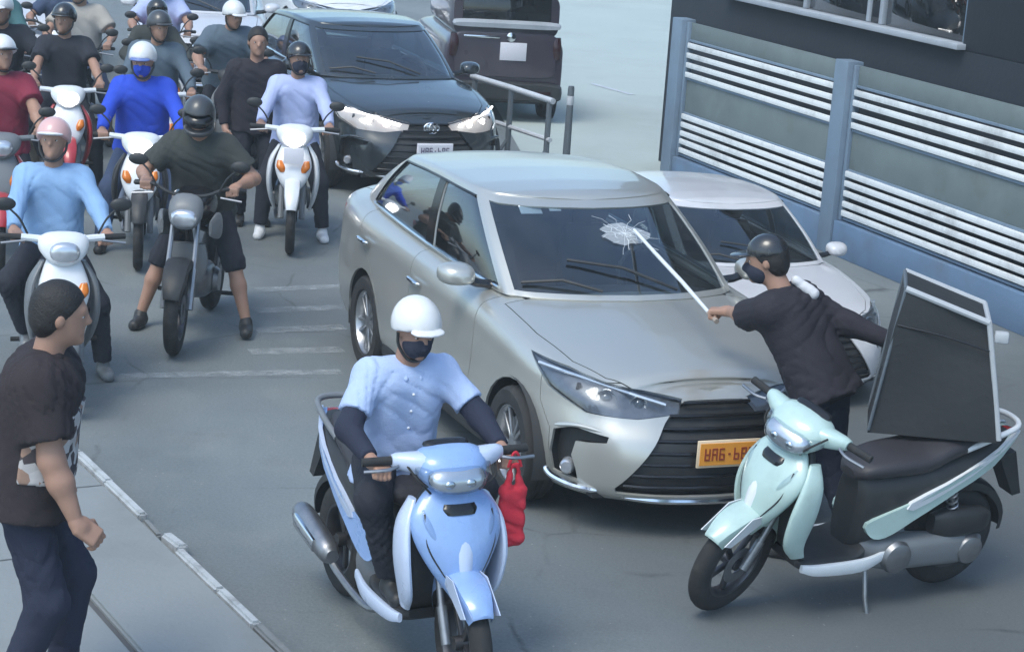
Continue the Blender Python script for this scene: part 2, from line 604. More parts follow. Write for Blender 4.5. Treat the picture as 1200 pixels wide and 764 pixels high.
def sdf_obj(name, m, parent, vf_list, angle=180):
    Vs, Fs, b = [], [], 0
    for v, f in vf_list:
        Vs.append(v)
        Fs.append(f + b)
        b += len(v)
    V = np.concatenate(Vs)
    F = np.concatenate(Fs)
    me = bpy.data.meshes.new(name)
    me.vertices.add(len(V))
    me.vertices.foreach_set('co', V.ravel())
    me.loops.add(F.size)
    me.loops.foreach_set('vertex_index', F.ravel())
    me.polygons.add(len(F))
    me.polygons.foreach_set('loop_start', np.arange(0, F.size, 4))
    me.update(calc_edges=True)
    me.validate()
    return link(name, me, m, parent, True, angle)

def unit(v):
    v = np.array(v, float)
    return v / (np.linalg.norm(v) + 1e-12)

def ik(a, c, l1, l2, pole):
    a, c = np.array(a, float), np.array(c, float)
    d = c - a
    L = np.linalg.norm(d)
    u = d / L
    if L > (l1 + l2) * 0.995:
        c = a + u * (l1 + l2) * 0.995
        L = (l1 + l2) * 0.995
    x = (l1 * l1 - l2 * l2 + L * L) / (2 * L)
    h = math.sqrt(max(l1 * l1 - x * x, 0))
    p = np.array(pole, float)
    p = p - u * (p @ u)
    return a + u * x + unit(p) * h, c

def hand_prims(w, d, pn, side, curl):
    """wrist w, direction d, palm normal pn (side the fingers close to), side +1 left / -1 right"""
    d = unit(d)
    pn = unit(np.array(pn) - d * (np.array(pn) @ d))
    lat = np.cross(pn, d) * side          # towards the thumb side
    rot = np.stack([d, lat, pn], 1)
    P = [cap(w, w + d * 0.02, 0.028, 0.028), rbx(w + d * 0.055, (0.038, 0.030, 0.006), rot, 0.010, k=0.02)]
    for i, (o, ln) in enumerate(((0.030, 0.90), (0.010, 1.0), (-0.011, 0.94), (-0.030, 0.76))):
        p = w + d * 0.092 + lat * o
        a = 0.12 + 0.05 * i
        dd = d
        for s, (l, r) in enumerate(((0.040, 0.0095), (0.026, 0.0088), (0.021, 0.0078))):
            ang = (0.10 + curl * (1.05, 1.35, 0.9)[s])
            a += ang
            dd = d * math.cos(a) + pn * math.sin(a)
            q = p + dd * l * ln
            P.append(cap(p, q, r, r * 0.92, k=0.006))
            p = q
    t0 = w + d * 0.028 + lat * 0.026 + pn * 0.004
    t1 = t0 + unit(d * 0.75 + lat * 0.75 + pn * (0.3 + 0.5 * curl)) * 0.042
    t2 = t1 + unit(d * 0.95 + lat * (0.3 - 0.5 * curl) + pn * (0.3 + 0.9 * curl)) * 0.034
    P += [cap(t0, t1, 0.013, 0.0105, k=0.012), cap(t1, t2, 0.0105, 0.0085, k=0.005)]
    return P

def person(label, loc, yaw, pelvis=(0, 0, 0.9), lean=0.0, side=0.0, twist=0.0, hands=None, hand_dir=(None, None), curl=(0.4, 0.4), elbow=((-0.5, 0.8, -0.6), (-0.5, -0.8, -0.6)),
           feet=None, toe=((1, 0.15, 0), (1, -0.15, 0)), knee=((1, 0.25, 0), (1, -0.25, 0)), head=(0, 0), wear=None, vox=0.014, hv=0.006, scale=1.0, group=None, palm=(None, None), girth=1.0):
    w = dict(shirt='shirt_black', sleeve='short', trousers='dark_cloth', shoes='black_plastic', skin='skin', helmet=None, hstyle='half', mask=None, hair=True, under=None)
    w.update(wear or {})
    root = thing('person', label, 'person', loc, yaw, group, scale=scale)
    P = np.array(pelvis, float)
    up = unit((math.sin(R(lean)) * math.cos(R(side)), math.sin(R(side)), math.cos(R(lean)) * math.cos(R(side))))
    left0 = np.array([-math.sin(R(twist)), math.cos(R(twist)), 0.0])
    left = unit(left0 - up * (left0 @ up))
    fwd = np.cross(left, up)
    N = P + up * 0.50
    g = girth
    Sh = [N - up * 0.045 + left * 0.175 * s for s in (1, -1)]
    Hp = [P + np.array([0, 0.092 * s, -0.02]) for s in (1, -1)]
    if hands is None:
        hands = [Sh[i] + np.array([0.06, 0.08 * (1, -1)[i], -0.5]) for i in (0, 1)]
    if feet is None:
        feet = [(0.0, 0.10, 0.085), (0.0, -0.10, 0.085)]
    El, Wr, Kn, An = [], [], [], []
    for i in (0, 1):
        e, h = ik(Sh[i], hands[i], 0.285, 0.255, elbow[i])
        El.append(e)
        Wr.append(h)
        q, a = ik(Hp[i], feet[i], 0.42, 0.42, knee[i])
        Kn.append(q)
        An.append(a)
    # head frame
    hy, hp = R(head[0] + twist), R(head[1])
    hf = np.array([math.cos(hy) * math.cos(hp), math.sin(hy) * math.cos(hp), math.sin(hp)])
    hl = np.array([-math.sin(hy), math.cos(hy), 0])
    hu = np.cross(hf, hl)
    hc = N + up * 0.085 + hu * 0.095 + hf * 0.035
    HR = np.stack([hf, hl, hu], 1)
    hd = lambda x, y, z: hc + hf * x + hl * y + hu * z
    # ---- body (skin) ----
    B = [eli(hd(-0.008, 0, 0.025), (0.098, 0.078, 0.095), HR), eli(hd(0.026, 0, -0.045), (0.066, 0.057, 0.070), HR),
         cap(hd(0.088, 0, 0.02), hd(0.104, 0, -0.016), 0.010, 0.015, k=0.014), cap(hd(0.076, 0.03, 0.030), hd(0.076, -0.03, 0.030), 0.015, 0.015, k=0.02),
         cap(hd(0.075, 0, -0.088), hd(0.07, 0, -0.09), 0.020, 0.020, k=0.02), cap(hd(0.080, 0.02, -0.050), hd(0.080, -0.02, -0.050), 0.011, 0.011, k=0.01)]
    for s in (1, -1):
        B.append(eli(hd(-0.008, 0.079 * s, -0.004), (0.020, 0.010, 0.030), HR, k=0.008))
    B.append(cap(N - up * 0.03, hc - hu * 0.04 - hf * 0.02, 0.062, 0.054))
    for s in (1, -1):
        B.append(cap(N - up * 0.12 + left * 0.08 * s, P + left * 0.06 * s, 0.085, 0.085))
    B.append(cap(Sh[0], Sh[1], 0.055, 0.055))
    for i in (0, 1):
        B += [cap(Sh[i], El[i], 0.050 * g, 0.040 * g), cap(El[i], El[i] * 0.65 + Wr[i] * 0.35, 0.040 * g, 0.040 * g), cap(El[i] * 0.65 + Wr[i] * 0.35, Wr[i], 0.040 * g, 0.027)]
        B += [cap(Hp[i], Kn[i], 0.078, 0.052), cap(Kn[i], Kn[i] * 0.6 + An[i] * 0.4, 0.052, 0.052), cap(Kn[i] * 0.6 + An[i] * 0.4, An[i], 0.052, 0.034)]
    parts = [sdf_mesh(B, vox)]
    for i, s in ((0, 1), (1, -1)):
        fd = unit(Wr[i] - El[i])
        dd = fd if hand_dir[i] is None else unit(hand_dir[i])
        pn = palm[i] if palm[i] is not None else (np.array([0, 0, -1.0]) if abs(dd[2]) < 0.7 else np.array([0, -s, 0.0]))
        parts.append(sdf_mesh([cap(Wr[i] - fd * 0.05, Wr[i], 0.030, 0.027)] + hand_prims(Wr[i], dd, pn, s, curl[i]), hv, k=0.012))
    sdf_obj('body', w['skin'], root, parts)
    # ---- shirt ----
    T = []
    for s in (1, -1):
        T += [cap(N - up * 0.10 + left * 0.085 * s, P + up * 0.10 + left * 0.060 * s, 0.133 * g, 0.127 * g, k=0.07), cap(P + up * 0.10 + left * 0.060 * s, P - up * 0.085 + left * 0.068 * s, 0.127 * g, 0.158 * g, cut_b=True, k=0.06)]
    T += [cap(Sh[0], Sh[1], 0.066, 0.066, k=0.06), cap(N - up * 0.06, N + up * 0.005, 0.085, 0.066, cut_b=True, k=0.04)]
    for i in (0, 1):
        slv = w['sleeve'][i] if isinstance(w['sleeve'], tuple) else w['sleeve']
        if slv == 'long':
            T += [cap(Sh[i], El[i], 0.072 * g, 0.060, k=0.05), cap(El[i], El[i] * 0.08 + Wr[i] * 0.92, 0.060, 0.046, cut_b=True, k=0.04)]
        else:
            q_ = {'short': .72, 'half': .97}[slv]
            e = Sh[i] * (1 - q_) + El[i] * q_
            T += [cap(Sh[i], e, 0.078 * g, 0.084 * g, cut_b=True, k=0.05)]
    sh = sdf_obj('shirt', w['shirt'], root, [sdf_mesh(T, vox, k=0.05, wrinkle=0.0090, wfreq=62.0)])
    if w.get('collar'):
        CL = []
        for s in (1, -1):
            CL.append(cap(N + up * 0.02 + left * 0.055 * s - fwd * 0.01, N - up * 0.035 + left * 0.035 * s + fwd * 0.088, 0.020, 0.014))
        sdf_obj('collar', w['collar'], sh, [sdf_mesh(CL, 0.008, k=0.015)])
        if w.get('buttons'):
            for q in range(4):
                c_ = N - up * (.10 + .085 * q) + fwd * (.128 * g - .004 * q)
                obj('button', ellip(tuple(c_), (.007, .007, .007), 8, 6), w['buttons'], sh)
    if w['under']:
        for i in (0, 1):
            e = Sh[i] * 0.45 + El[i] * 0.55
            sdf_obj('undersleeve', w['under'], root, [sdf_mesh([cap(e, El[i], 0.060, 0.056, k=0.02), cap(El[i], El[i] * 0.12 + Wr[i] * 0.88, 0.056, 0.040, cut_b=True, k=0.03)], min(vox, 0.012), wrinkle=0.0015)])
    # ---- trousers ----
    L_ = [cap(Hp[0] + np.array([0, -.02, .06]), Hp[1] + np.array([0, .02, .06]), 0.112, 0.112, k=0.05), cap(P + up * 0.02, P + up * 0.11, 0.105, 0.10, k=0.05)]
    short = w.get('shorts', False)
    for i in (0, 1):
        L_ += [cap(Hp[i], Kn[i], 0.104, 0.080, k=0.05)]
        if short:
            L_ += [cap(Kn[i], Kn[i] * 0.85 + An[i] * 0.15, 0.076, 0.074, cut_b=True, k=0.03)]
        else:
            L_ += [cap(Kn[i], Kn[i] * 0.06 + An[i] * 0.94, 0.080, 0.062, cut_b=True, k=0.04)]
    sdf_obj('trousers', w['trousers'], root, [sdf_mesh(L_, vox, k=0.05, wrinkle=0.0090, wfreq=62.0)])
    # ---- shoes ----
    for i in (0, 1):
        t = unit(toe[i])
        a = An[i]
        hd_ = a + np.array([0, 0, -0.045])
        lt = unit(np.cross(np.array([0, 0, 1.0]), t))
        u2 = np.cross(t, lt)
        sole = a - u2 * 0.082
        pr = [cap(a - u2 * 0.045 - t * 0.035, a - u2 * 0.052 + t * 0.13, 0.040, 0.034, k=0.03), cap(a, a - u2 * 0.03, 0.044, 0.046, k=0.03), cap(a - u2 * 0.05 + t * 0.06 + lt * 0.012, a - u2 * 0.055 + t * 0.12 + lt * 0.006, 0.036, 0.034, k=0.03)]
        sdf_obj('shoe', w['shoes'], root, [sdf_mesh(pr, min(vox, 0.011), k=0.03, cuts=[(sole, -u2)])])
    # ---- head gear ----
    if w['helmet']:
        full = w['hstyle'] == 'full'
        c0 = hd(-0.010, 0, 0.036)
        pl_n = unit(-hu * 0.93 + hf * (0.36 if not full else 0.05))
        pl_p = hd(0.03, 0, 0.022 if not full else -0.075)
        hm = [eli(c0, (0.129, 0.110, 0.123), HR, k=0.02)]
        mn = []
        if full:
            hm.append(eli(hd(0.03, 0, -0.05), (0.115, 0.098, 0.085), HR, k=0.05))
            mn = [rbx(hd(0.14, 0, 0.018), (0.075, 0.085, 0.036), HR, 0.018)]
        ho = sdf_obj('helmet', w['helmet'], root, [sdf_mesh(hm, 0.008 if vox < 0.013 else 0.012, cuts=[(pl_p, pl_n)], minus=mn)])
        if full:
            sdf_obj('visor', 'gloss_black', ho, [sdf_mesh([eli(hd(0.012, 0, 0.016), (0.122, 0.104, 0.06), HR)], 0.010, cuts=[(hd(0.03, 0, 0), -hf)])])
        else:
            br = [eli(hd(0.108, 0, 0.050), (0.046, 0.084, 0.012), HR)]
            sdf_obj('helmet_peak', w.get('peak', w['helmet']), ho, [sdf_mesh(br, 0.007)])
            if w.get('strap', True):
                st = catmull([hd(0.0, 0.088, 0.0), hd(0.015, 0.080, -0.06), hd(0.045, 0.035, -0.118), hd(0.045, -0.035, -0.118), hd(0.015, -0.080, -0.06), hd(0.0, -0.088, 0.0)], 5)
                obj('chin_strap', tube(st, 0.008, 6), 'black_plastic', ho)
    elif w.get('cap'):
        ho = sdf_obj('cap', w['cap'], root, [sdf_mesh([eli(hd(-0.010, 0, 0.04), (0.108, 0.090, 0.100), HR)], 0.009, cuts=[(hd(0.0, 0, 0.035), -hu)])])
        sdf_obj('cap_peak', w.get('peak', w['cap']), ho, [sdf_mesh([eli(hd(0.115, 0, 0.042), (0.070, 0.075, 0.010), HR)], 0.006)])
    if w['hair'] and not w['helmet']:
        sdf_obj('hair', 'hair', root, [sdf_mesh([eli(hd(-0.014, 0, 0.036), (0.106, 0.087, 0.103), HR), eli(hd(-0.05, 0, -0.02), (0.066, 0.080, 0.075), HR)], 0.008, wrinkle=0.002, wfreq=90,
                cuts=[(hd(0.055, 0, 0.045), unit(hf * 0.75 - hu * 0.62))])])
    if w['mask']:
        sdf_obj('face_mask', w['mask'], root, [sdf_mesh([eli(hd(0.030, 0, -0.045), (0.074, 0.066, 0.072), HR), cap(hd(0.09, 0, 0.0), hd(0.112, 0, -0.03), 0.012, 0.016, k=0.03)], 0.008, cuts=[(hd(0.06, 0, 0.004), hu), (hd(0.0, 0, -0.1), -hf)])])
    if w.get('eyes', True):
        for s in (1, -1):
            e = obj('eye', ellip(tuple(hd(0.0745, 0.031 * s, 0.010)), (0.0120, 0.0120, 0.0085), 10, 8), 'eye_white', root)
            obj('iris', ellip(tuple(hd(0.0835, 0.031 * s, 0.010)), (0.0045, 0.0062, 0.0062), 8, 6), 'eye_dark', e)
    return root, dict(N=N, P=P, up=up, left=left, fwd=fwd, hc=hc, hf=hf, hl=hl, hu=hu, Wr=Wr, El=El, Sh=Sh)

# ------------------------------------------------------------------ sedan
def interp(x, xs, ys):
    return float(np.interp(x, xs, ys))

def smooth_rows(ctrl, n):
    """ctrl: rows x cols x 3; Catmull-Rom across the rows"""
    A = np.array(ctrl, float)
    r, c, _ = A.shape
    return catmull(A.reshape(r, c * 3), n).reshape(-1, c, 3)

def ring_mesh(G):
    """rows x cols half grid (col 0 = front centre, last = rear centre); mirrors to a closed ring. returns verts, faces, (row, col) per face"""
    r, c, _ = G.shape
    full = np.concatenate([G, G[:, -2:0:-1] * np.array([1, -1, 1])], axis=1)
    n = full.shape[1]
    V = full.reshape(-1, 3)
    F, RC = [], []
    for i in range(r - 1):
        for j in range(n):
            j2 = (j + 1) % n
            F.append((i * n + j, i * n + j2, (i + 1) * n + j2, (i + 1) * n + j))
            RC.append((i, j if j < c - 1 else -(n - 1 - j) - 1))
    return V, F, RC

def body_grid():
    out = catmull([(3.385, 0), (3.375, .20), (3.335, .40), (3.25, .57), (3.10, .70), (2.86, .79), (2.45, .845), (1.8, .862), (0.9, .865), (0.2, .862), (-.4, .848), (-.75, .80), (-.95, .69), (-1.04, .5), (-1.075, .25), (-1.08, 0)], 8)
    tan = np.gradient(out, axis=0)
    nrm = np.stack([-tan[:, 1], tan[:, 0]], 1) * -1
    nrm = np.stack([tan[:, 1], -tan[:, 0]], 1)
    nrm /= np.linalg.norm(nrm, axis=1)[:, None]
    nrm[np.sum(nrm * (out - np.array([1.2, 0])), axis=1) < 0] *= -1
    ztop = lambda x: interp(x, [-1.1, -.5, 0, 1.0, 1.7, 2.1, 2.4, 2.7, 3.0, 3.2, 3.4], [1.00, 1.005, .985, .965, .945, .925, .885, .84, .785, .745, .715])
    zbot = lambda x: interp(x, [-1.1, -.6, 0, 2.4, 3.0, 3.4], [.24, .20, .19, .19, .19, .20])
    T = [0, .06, .15, .30, .45, .60, .74, .86, .95]
    side = [.075, .045, .020, .004, 0, .004, .012, .020, .055]
    front = [.075, .030, .010, 0, .004, .030, .085, .130, .185]
    rear = [.07, .03, .0, 0, .015, .05, .045, .04, .075]
    rows = []
    for t, si, fr, re in zip(T, side, front, rear):
        row = []
        for (x, y), n in zip(out, nrm):
            e = fr if n[0] > 0 else re
            ins = n[0] ** 2 * e + n[1] ** 2 * si
            px, py = x - n[0] * ins, y - n[1] * ins
            row.append((px, max(py, 0), zbot(x) + t * (ztop(x) - zbot(x))))
        row[0] = (row[0][0], 0, row[0][2])
        row[-1] = (row[-1][0], 0, row[-1][2])
        rows.append(row)
    last = rows[-1]
    for s, back in ((.10, .03), (.35, .05), (.7, .06), (1.0, .06)):
        row = []
        for (px, py, pz), (x, y), n in zip(last, out, nrm):
            cr = 0.052 * (1 - (1 - s) ** 2) * min(1, py / .6)
            e = n[0] ** 2 * back * (1.0 if n[0] > 0 else .5)
            hz = .05 * (ztop(x) - zbot(x)) * (1 - (1 - min(1, s * 4)) ** 2)
            row.append((px - n[0] * e, py * (1 - s), pz + cr + hz))
        rows.append(row)
    return smooth_rows(rows, 5)

BASE = [(2.24, 0), (2.20, .30), (2.10, .55), (2.02, .635), (1.93, .69), (1.5, .722), (.93, .738), (.80, .740), (.3, .737), (-.30, .716), (-.53, .675), (-.63, .60), (-.71, .33), (-.74, 0)]
TOPS = [(1.42, 0), (1.39, .29), (1.32, .49), (1.25, .548), (1.15, .585), (.97, .60), (.78, .607), (.68, .607), (.40, .60), (.02, .58), (-.08, .545), (-.15, .49), (-.20, .28), (-.21, 0)]
GN = 6
def house_grid():
    b = catmull(BASE, GN)
    t_ = catmull(TOPS, GN)
    zb = lambda x: interp(x, [-.75, -.3, .8, 1.9, 2.25], [1.03, .995, .968, .948, .965])
    zt = lambda x: interp(x, [-.21, 0, .4, .7, 1.1, 1.42], [1.335, 1.358, 1.385, 1.395, 1.390, 1.365])
    rows = []
    for t in (0, .05, .28, .5, .75, .90, .985):
        row = []
        for p, q in zip(b, t_):
            d = q - p
            z0, z1 = zb(p[0]), zt(q[0])
            bu = 0.030 * 4 * t * (1 - t)
            pos = p + d * t
            rad = unit(np.array([pos[0] - 0.65, pos[1] * 2.2]) + 1e-9)
            row.append((pos[0] + rad[0] * bu * .7, pos[1] + rad[1] * bu * .6, z0 + (z1 - z0) * t + bu * .35))
        row[0] = (row[0][0], 0, row[0][2])
        row[-1] = (row[-1][0], 0, row[-1][2])
        rows.append(row)
    last = rows[-1]
    for s in (.06, .3, .6, 1.0):
        row = []
        for px, py, pz in last:
            w = min(1, py / .5)
            cr = (.010 + .026 * (1 - (1 - s) ** 2)) * w
            row.append((px, py * (1 - s), pz + cr))
        rows.append(row)
    return smooth_rows(rows, 4)

def in_poly(p, q, poly):
    c = False
    n = len(poly)
    j = n - 1
    for i in range(n):
        if (poly[i][1] > q) != (poly[j][1] > q) and p < (poly[j][0] - poly[i][0]) * (q - poly[i][1]) / (poly[j][1] - poly[i][1]) + poly[i][0]:
            c = not c
        j = i
    return c

def proj_axes(a):
    if a == 'top':
        return Vector((0, 0, 1)), Vector((1, 0, 0)), Vector((0, 1, 0))
    d = Vector((math.cos(R(a)), math.sin(R(a)), 0))
    return d, Vector((-math.sin(R(a)), math.cos(R(a)), 0)), Vector((0, 0, 1))

def mir(v, s):
    return Vector((v.x, v.y * s, v.z))

def grow(poly, w):
    """the outline moved outwards by w"""
    n = len(poly)
    area = sum(poly[i][0] * poly[(i + 1) % n][1] - poly[(i + 1) % n][0] * poly[i][1] for i in range(n))
    sg = 1 if area > 0 else -1
    out = []
    for i in range(n):
        p0, p1, p2 = np.array(poly[i - 1]), np.array(poly[i]), np.array(poly[(i + 1) % n])
        e1, e2 = unit(p1 - p0), unit(p2 - p1)
        n1, n2 = np.array([e1[1], -e1[0]]) * sg, np.array([e2[1], -e2[0]]) * sg
        m = n1 + n2
        m = m / max(np.dot(m, m) / 2, .35)
        out.append(tuple(p1 + m * w))
    return out

def cut_region(bm, pts3, a, nmin, wide=0.0):
    d, h, k = proj_axes(a)
    P = [Vector(p) for p in pts3]
    poly = [(p.dot(h), p.dot(k)) for p in P]
    if wide > 0:
        poly = grow(poly, wide)
        P = [h * u + k * v for u, v in poly]
    lo = [min(q[i] for q in poly) - .03 for i in (0, 1)]
    hi = [max(q[i] for q in poly) + .03 for i in (0, 1)]
    for s in (1, -1):
        ds = mir(d, s)
        for i in range(len(P)):
            fs = []
            for f in bm.faces:
                c = f.calc_center_median()
                if c.y * s < -0.001 or f.normal.dot(ds) < nmin:
                    continue
                cm = mir(c, s)
                u, v = cm.dot(h), cm.dot(k)
                if lo[0] - .05 < u < hi[0] + .05 and lo[1] - .05 < v < hi[1] + .05:
                    fs.append(f)
            if not fs:
                continue
            p0, p1 = mir(P[i], s), mir(P[(i + 1) % len(P)], s)
            no = (p1 - p0).cross(ds)
            if no.length < 1e-9:
                continue
            geom = list({e for f in fs for e in f.edges}) + fs + list({v for f in fs for v in f.verts})
            bmesh.ops.bisect_plane(bm, geom=geom, plane_co=p0, plane_no=no.normalized(), dist=1e-4)
    return (a, poly, nmin)

def panel_from(bm, faces, sink=0.014, shift=0.0):
    """copy the faces to a mesh whose rim dips in, so that a real gap shows between neighbours"""
    nb = bmesh.new()
    vm = {}
    for f in faces:
        vs = []
        for v in f.verts:
            if v not in vm:
                vm[v] = nb.verts.new(v.co)
            vs.append(vm[v])
        try:
            nb.faces.new(vs)
        except ValueError:
            pass
    nb.normal_update()
    if shift:
        ns = {v: v.normal.copy() for v in nb.verts}
        for v in nb.verts:
            v.co += ns[v] * shift
    nb.normal_update()
    if sink > 0:
        be = [e for e in nb.edges if e.is_boundary]
        vn = {tuple(round(q, 6) for q in v.co): v.normal.copy() for e in be for v in e.verts}
        ex = bmesh.ops.extrude_edge_only(nb, edges=be)
        for v in ex['geom']:
            if isinstance(v, bmesh.types.BMVert):
                v.co -= vn.get(tuple(round(q, 6) for q in v.co), Vector((0, 0, 0))) * sink
    bmesh.ops.triangulate(nb, faces=[f for f in nb.faces if len(f.verts) > 4])
    me = bpy.data.meshes.new('panel')
    nb.to_mesh(me)
    nb.free()
    return me

def wheel(parent, c, sgn, rad=0.305, width=0.19, rim_mat='alloy', spokes=10, name='wheel', steer=0.0):
    """tyre + rim; axis along Y, outer face towards sgn*Y"""
    o = bpy.data.objects.new(name, None)
    o.empty_display_size = 0.1
    COL.objects.link(o)
    o.parent = parent
    o.location = c
    o.rotation_euler = (0, 0, steer)
    rr, h = rad * 0.66, width / 2
    prof = [(rr, -h * .8), (rr * 1.06, -h * .98), (rad * .93, -h), (rad * .985, -h * .78), (rad, -h * .5), (rad, -h * .22), (rad * .985, -h * .2), (rad * .985, -h * .12), (rad, -h * .1), (rad, h * .1), (rad * .985, h * .12), (rad * .985, h * .2), (rad, h * .22), (rad, h * .5), (rad * .985, h * .78), (rad * .93, h), (rr * 1.06, h * .98), (rr, h * .8)]
    obj('tyre', lathe(prof, 40), 'rubber', o, angle=50)
    parts = [lathe([(rr, -h * .8), (rr * .93, -h * .5), (rr * .9, 0), (rr * .93, sgn * h * .6), (rr * .99, sgn * h * .85), (rr * 1.02, sgn * h * .85), (rr * 1.02, sgn * h * .7)], 40)]
    for k in range(spokes):
        a = 2 * math.pi * (k + (.18 if k % 2 else -.18)) / spokes
        m = Matrix.Rotation(-a, 4, 'Y')
        parts.append(xf(box((rr * .55, sgn * h * .55, 0), (rr * .86, h * .28, rr * .10), .006), m))
    parts.append(lathe([(0.001, sgn * h * .72), (rr * .12, sgn * h * .72), (rr * .24, sgn * h * .62), (rr * .26, sgn * h * .3)], 20))
    obj('rim', join(*parts), rim_mat, o)
    obj('brake_disc', lathe([(rr * .3, sgn * h * .1), (rr * .72, sgn * h * .1), (rr * .72, sgn * h * .22), (rr * .3, sgn * h * .22)], 28), 'steel', o)
    return o

def sedan(label, loc, yaw, paint, lit=False, plate_mat='plate_yellow', border='plate_border', ink='plate_ink', wiper_up=False, detail=True, emblem=True, group=None, glassm='windshield', steer=0.0, scale=1.0):
    car = thing('sedan_car', label, 'car', loc, yaw, group, scale=scale)
    ox = Vector((-1.28, 0, 0))      # car net has x=0 at the rear axle; thing origin is mid wheelbase
    V, F, RC = ring_mesh(body_grid())
    bm = bmesh.new()
    vs = [bm.verts.new(p) for p in V]
    for f in F:
        try:
            bm.faces.new([vs[i] for i in f])
        except ValueError:
            pass
    bmesh.ops.remove_doubles(bm, verts=bm.verts, dist=1e-4)
    bm.normal_update()
    bmesh.ops.recalc_face_normals(bm, faces=bm.faces)
    c0 = max(bm.faces, key=lambda f: f.calc_center_median().z)
    if c0.normal.z < 0:
        bmesh.ops.reverse_faces(bm, faces=bm.faces)
    bm.normal_update()
    circ = lambda x, r: [(x + r * math.cos(2 * math.pi * k / 26), .87, .30 + r * math.sin(2 * math.pi * k / 26)) for k in range(26)]
    specs = [
        ('front_bumper', [(2.95, .9, .10), (2.93, .9, .50), (2.82, .9, .62), (2.80, .9, .735), (3.6, .9, .80), (3.6, .9, .10)], 90, -9),
        ('front_bumper', [(3.5, -.02, .10), (3.5, -.02, .755), (3.5, .30, .745), (3.5, .50, .735), (3.5, .70, .735), (3.5, .70, .10)], 0, .25),
        ('rear_bumper', [(-.70, .9, .10), (-.72, .9, .60), (-1.3, .9, .60), (-1.3, .9, .10)], 90, -9),
        ('front_door', [(1.92, .9, .27), (1.98, .9, .60), (1.93, .9, 1.2), (.86, .9, 1.2), (.88, .9, .60), (.92, .9, .27)], 90, .2),
        ('rear_door', [(.92, .9, .27), (.88, .9, .60), (.86, .9, 1.2), (-.20, .9, 1.2), (-.16, .9, .82), (.10, .9, .70), (.33, .9, .50), (.42, .9, .27)], 90, .2),
        ('hood', [(3.6, -.02, 0), (3.6, .23, 0), (3.188, .232, 0), (3.145, .40, 0), (3.04, .535, 0), (2.85, .635, 0), (2.5, .695, 0), (2.08, .715, 0), (2.08, -.02, 0)], 'top', .02),
        ('boot_lid', [(-.60, -.02, 0), (-.60, .60, 0), (-.92, .60, 0), (-.98, .55, 0), (-1.2, .55, 0), (-1.2, -.02, 0)], 'top', .35),
        ('boot_lid', [(-1.1, -.02, .62), (-1.1, .52, .62), (-1.0, .58, .80), (-1.0, .58, 1.3), (-1.1, -.02, 1.3)], 180, .3),
        ('cabin_hole', [(2.08, -.02, 0), (2.08, .60, 0), (1.8, .665, 0), (.8, .695, 0), (-.25, .675, 0), (-.50, .58, 0), (-.60, -.02, 0)], 'top', .3),
        ('grille', [(3.5, -.02, .692), (3.5, .15, .690), (3.5, .232, .672), (3.5, .30, .60), (3.5, .415, .44), (3.5, .54, .27), (3.5, .53, .245), (3.5, -.02, .235)], 0, .2),
        ('headlight', [(2.70, .83, .815), (2.92, .70, .795), (3.17, .44, .735), (3.28, .255, .695), (3.30, .26, .64), (3.24, .44, .615), (3.10, .66, .625), (2.90, .80, .70)], 38, .1),
        ('fog_recess', [(3.2, .565, .525), (3.1, .72, .545), (3.0, .785, .50), (3.0, .80, .38), (3.0, .775, .285), (3.1, .67, .27), (3.1, .69, .335), (3.1, .72, .40), (3.1, .70, .475), (3.2, .575, .495)], 28, .1),
        ('tail_lamp', [(-.70, .82, .93), (-.95, .70, .935), (-1.06, .52, .93), (-1.06, .50, .76), (-.98, .70, .72), (-.80, .80, .76)], 140, .1),
        ('arch', circ(2.55, .345), 90, -9), ('arch', circ(0.0, .345), 90, -9),
    ]
    tests = []
    gaps = dict(front_bumper=.005, rear_bumper=.005, front_door=.006, rear_door=.006, hood=.006, boot_lid=.006, headlight=.003, tail_lamp=.003)
    for nme, pts, a, nm in specs:
        t_ = cut_region(bm, pts, a, nm)
        w_ = cut_region(bm, pts, a, nm, gaps[nme])[1] if nme in gaps else None
        tests.append((nme,) + t_ + (w_,))
    bm.normal_update()
    groups = {}
    for f in bm.faces:
        c = f.calc_center_median()
        s = 1 if c.y >= 0 else -1
        cm = mir(c, s)
        nm_ = mir(f.normal, s)
        name, gap = 'body_shell', None
        for nme, a, poly, nmin, wide in tests:
            d, h, k = proj_axes(a)
            if nm_.dot(d) < nmin or (nme == 'hood' and c.z < .64):
                continue
            u_, v_ = cm.dot(h), cm.dot(k)
            if in_poly(u_, v_, poly):
                name, gap = nme, None
            elif wide is not None and name != nme and in_poly(u_, v_, wide):
                gap = nme
        if gap is not None and gap != name:
            continue
        if name in ('arch', 'cabin_hole'):
            continue
        if name == 'body_shell' and c.x > 2.95 and abs(c.y) < .60 and c.z > .6:
            name = 'front_bumper'
        key = (name, 0 if name in ('hood', 'boot_lid', 'grille', 'front_bumper', 'rear_bumper', 'body_shell') else s)
        groups.setdefault(key, []).append(f)
    if DBGF:
        with open('/workdir/t/dbg.txt','w') as fh:
            for (nn, ss), fs in groups.items():
                for f in fs:
                    c = f.calc_center_median()
                    if abs(c.y-.1)<.02 and c.x>2.9: fh.write('%s %.3f %.3f %.3f n %.2f %.2f a %.5f\n'%(nn,c.x,c.y,c.z,f.normal.x,f.normal.z,f.calc_area()))
    made = {}
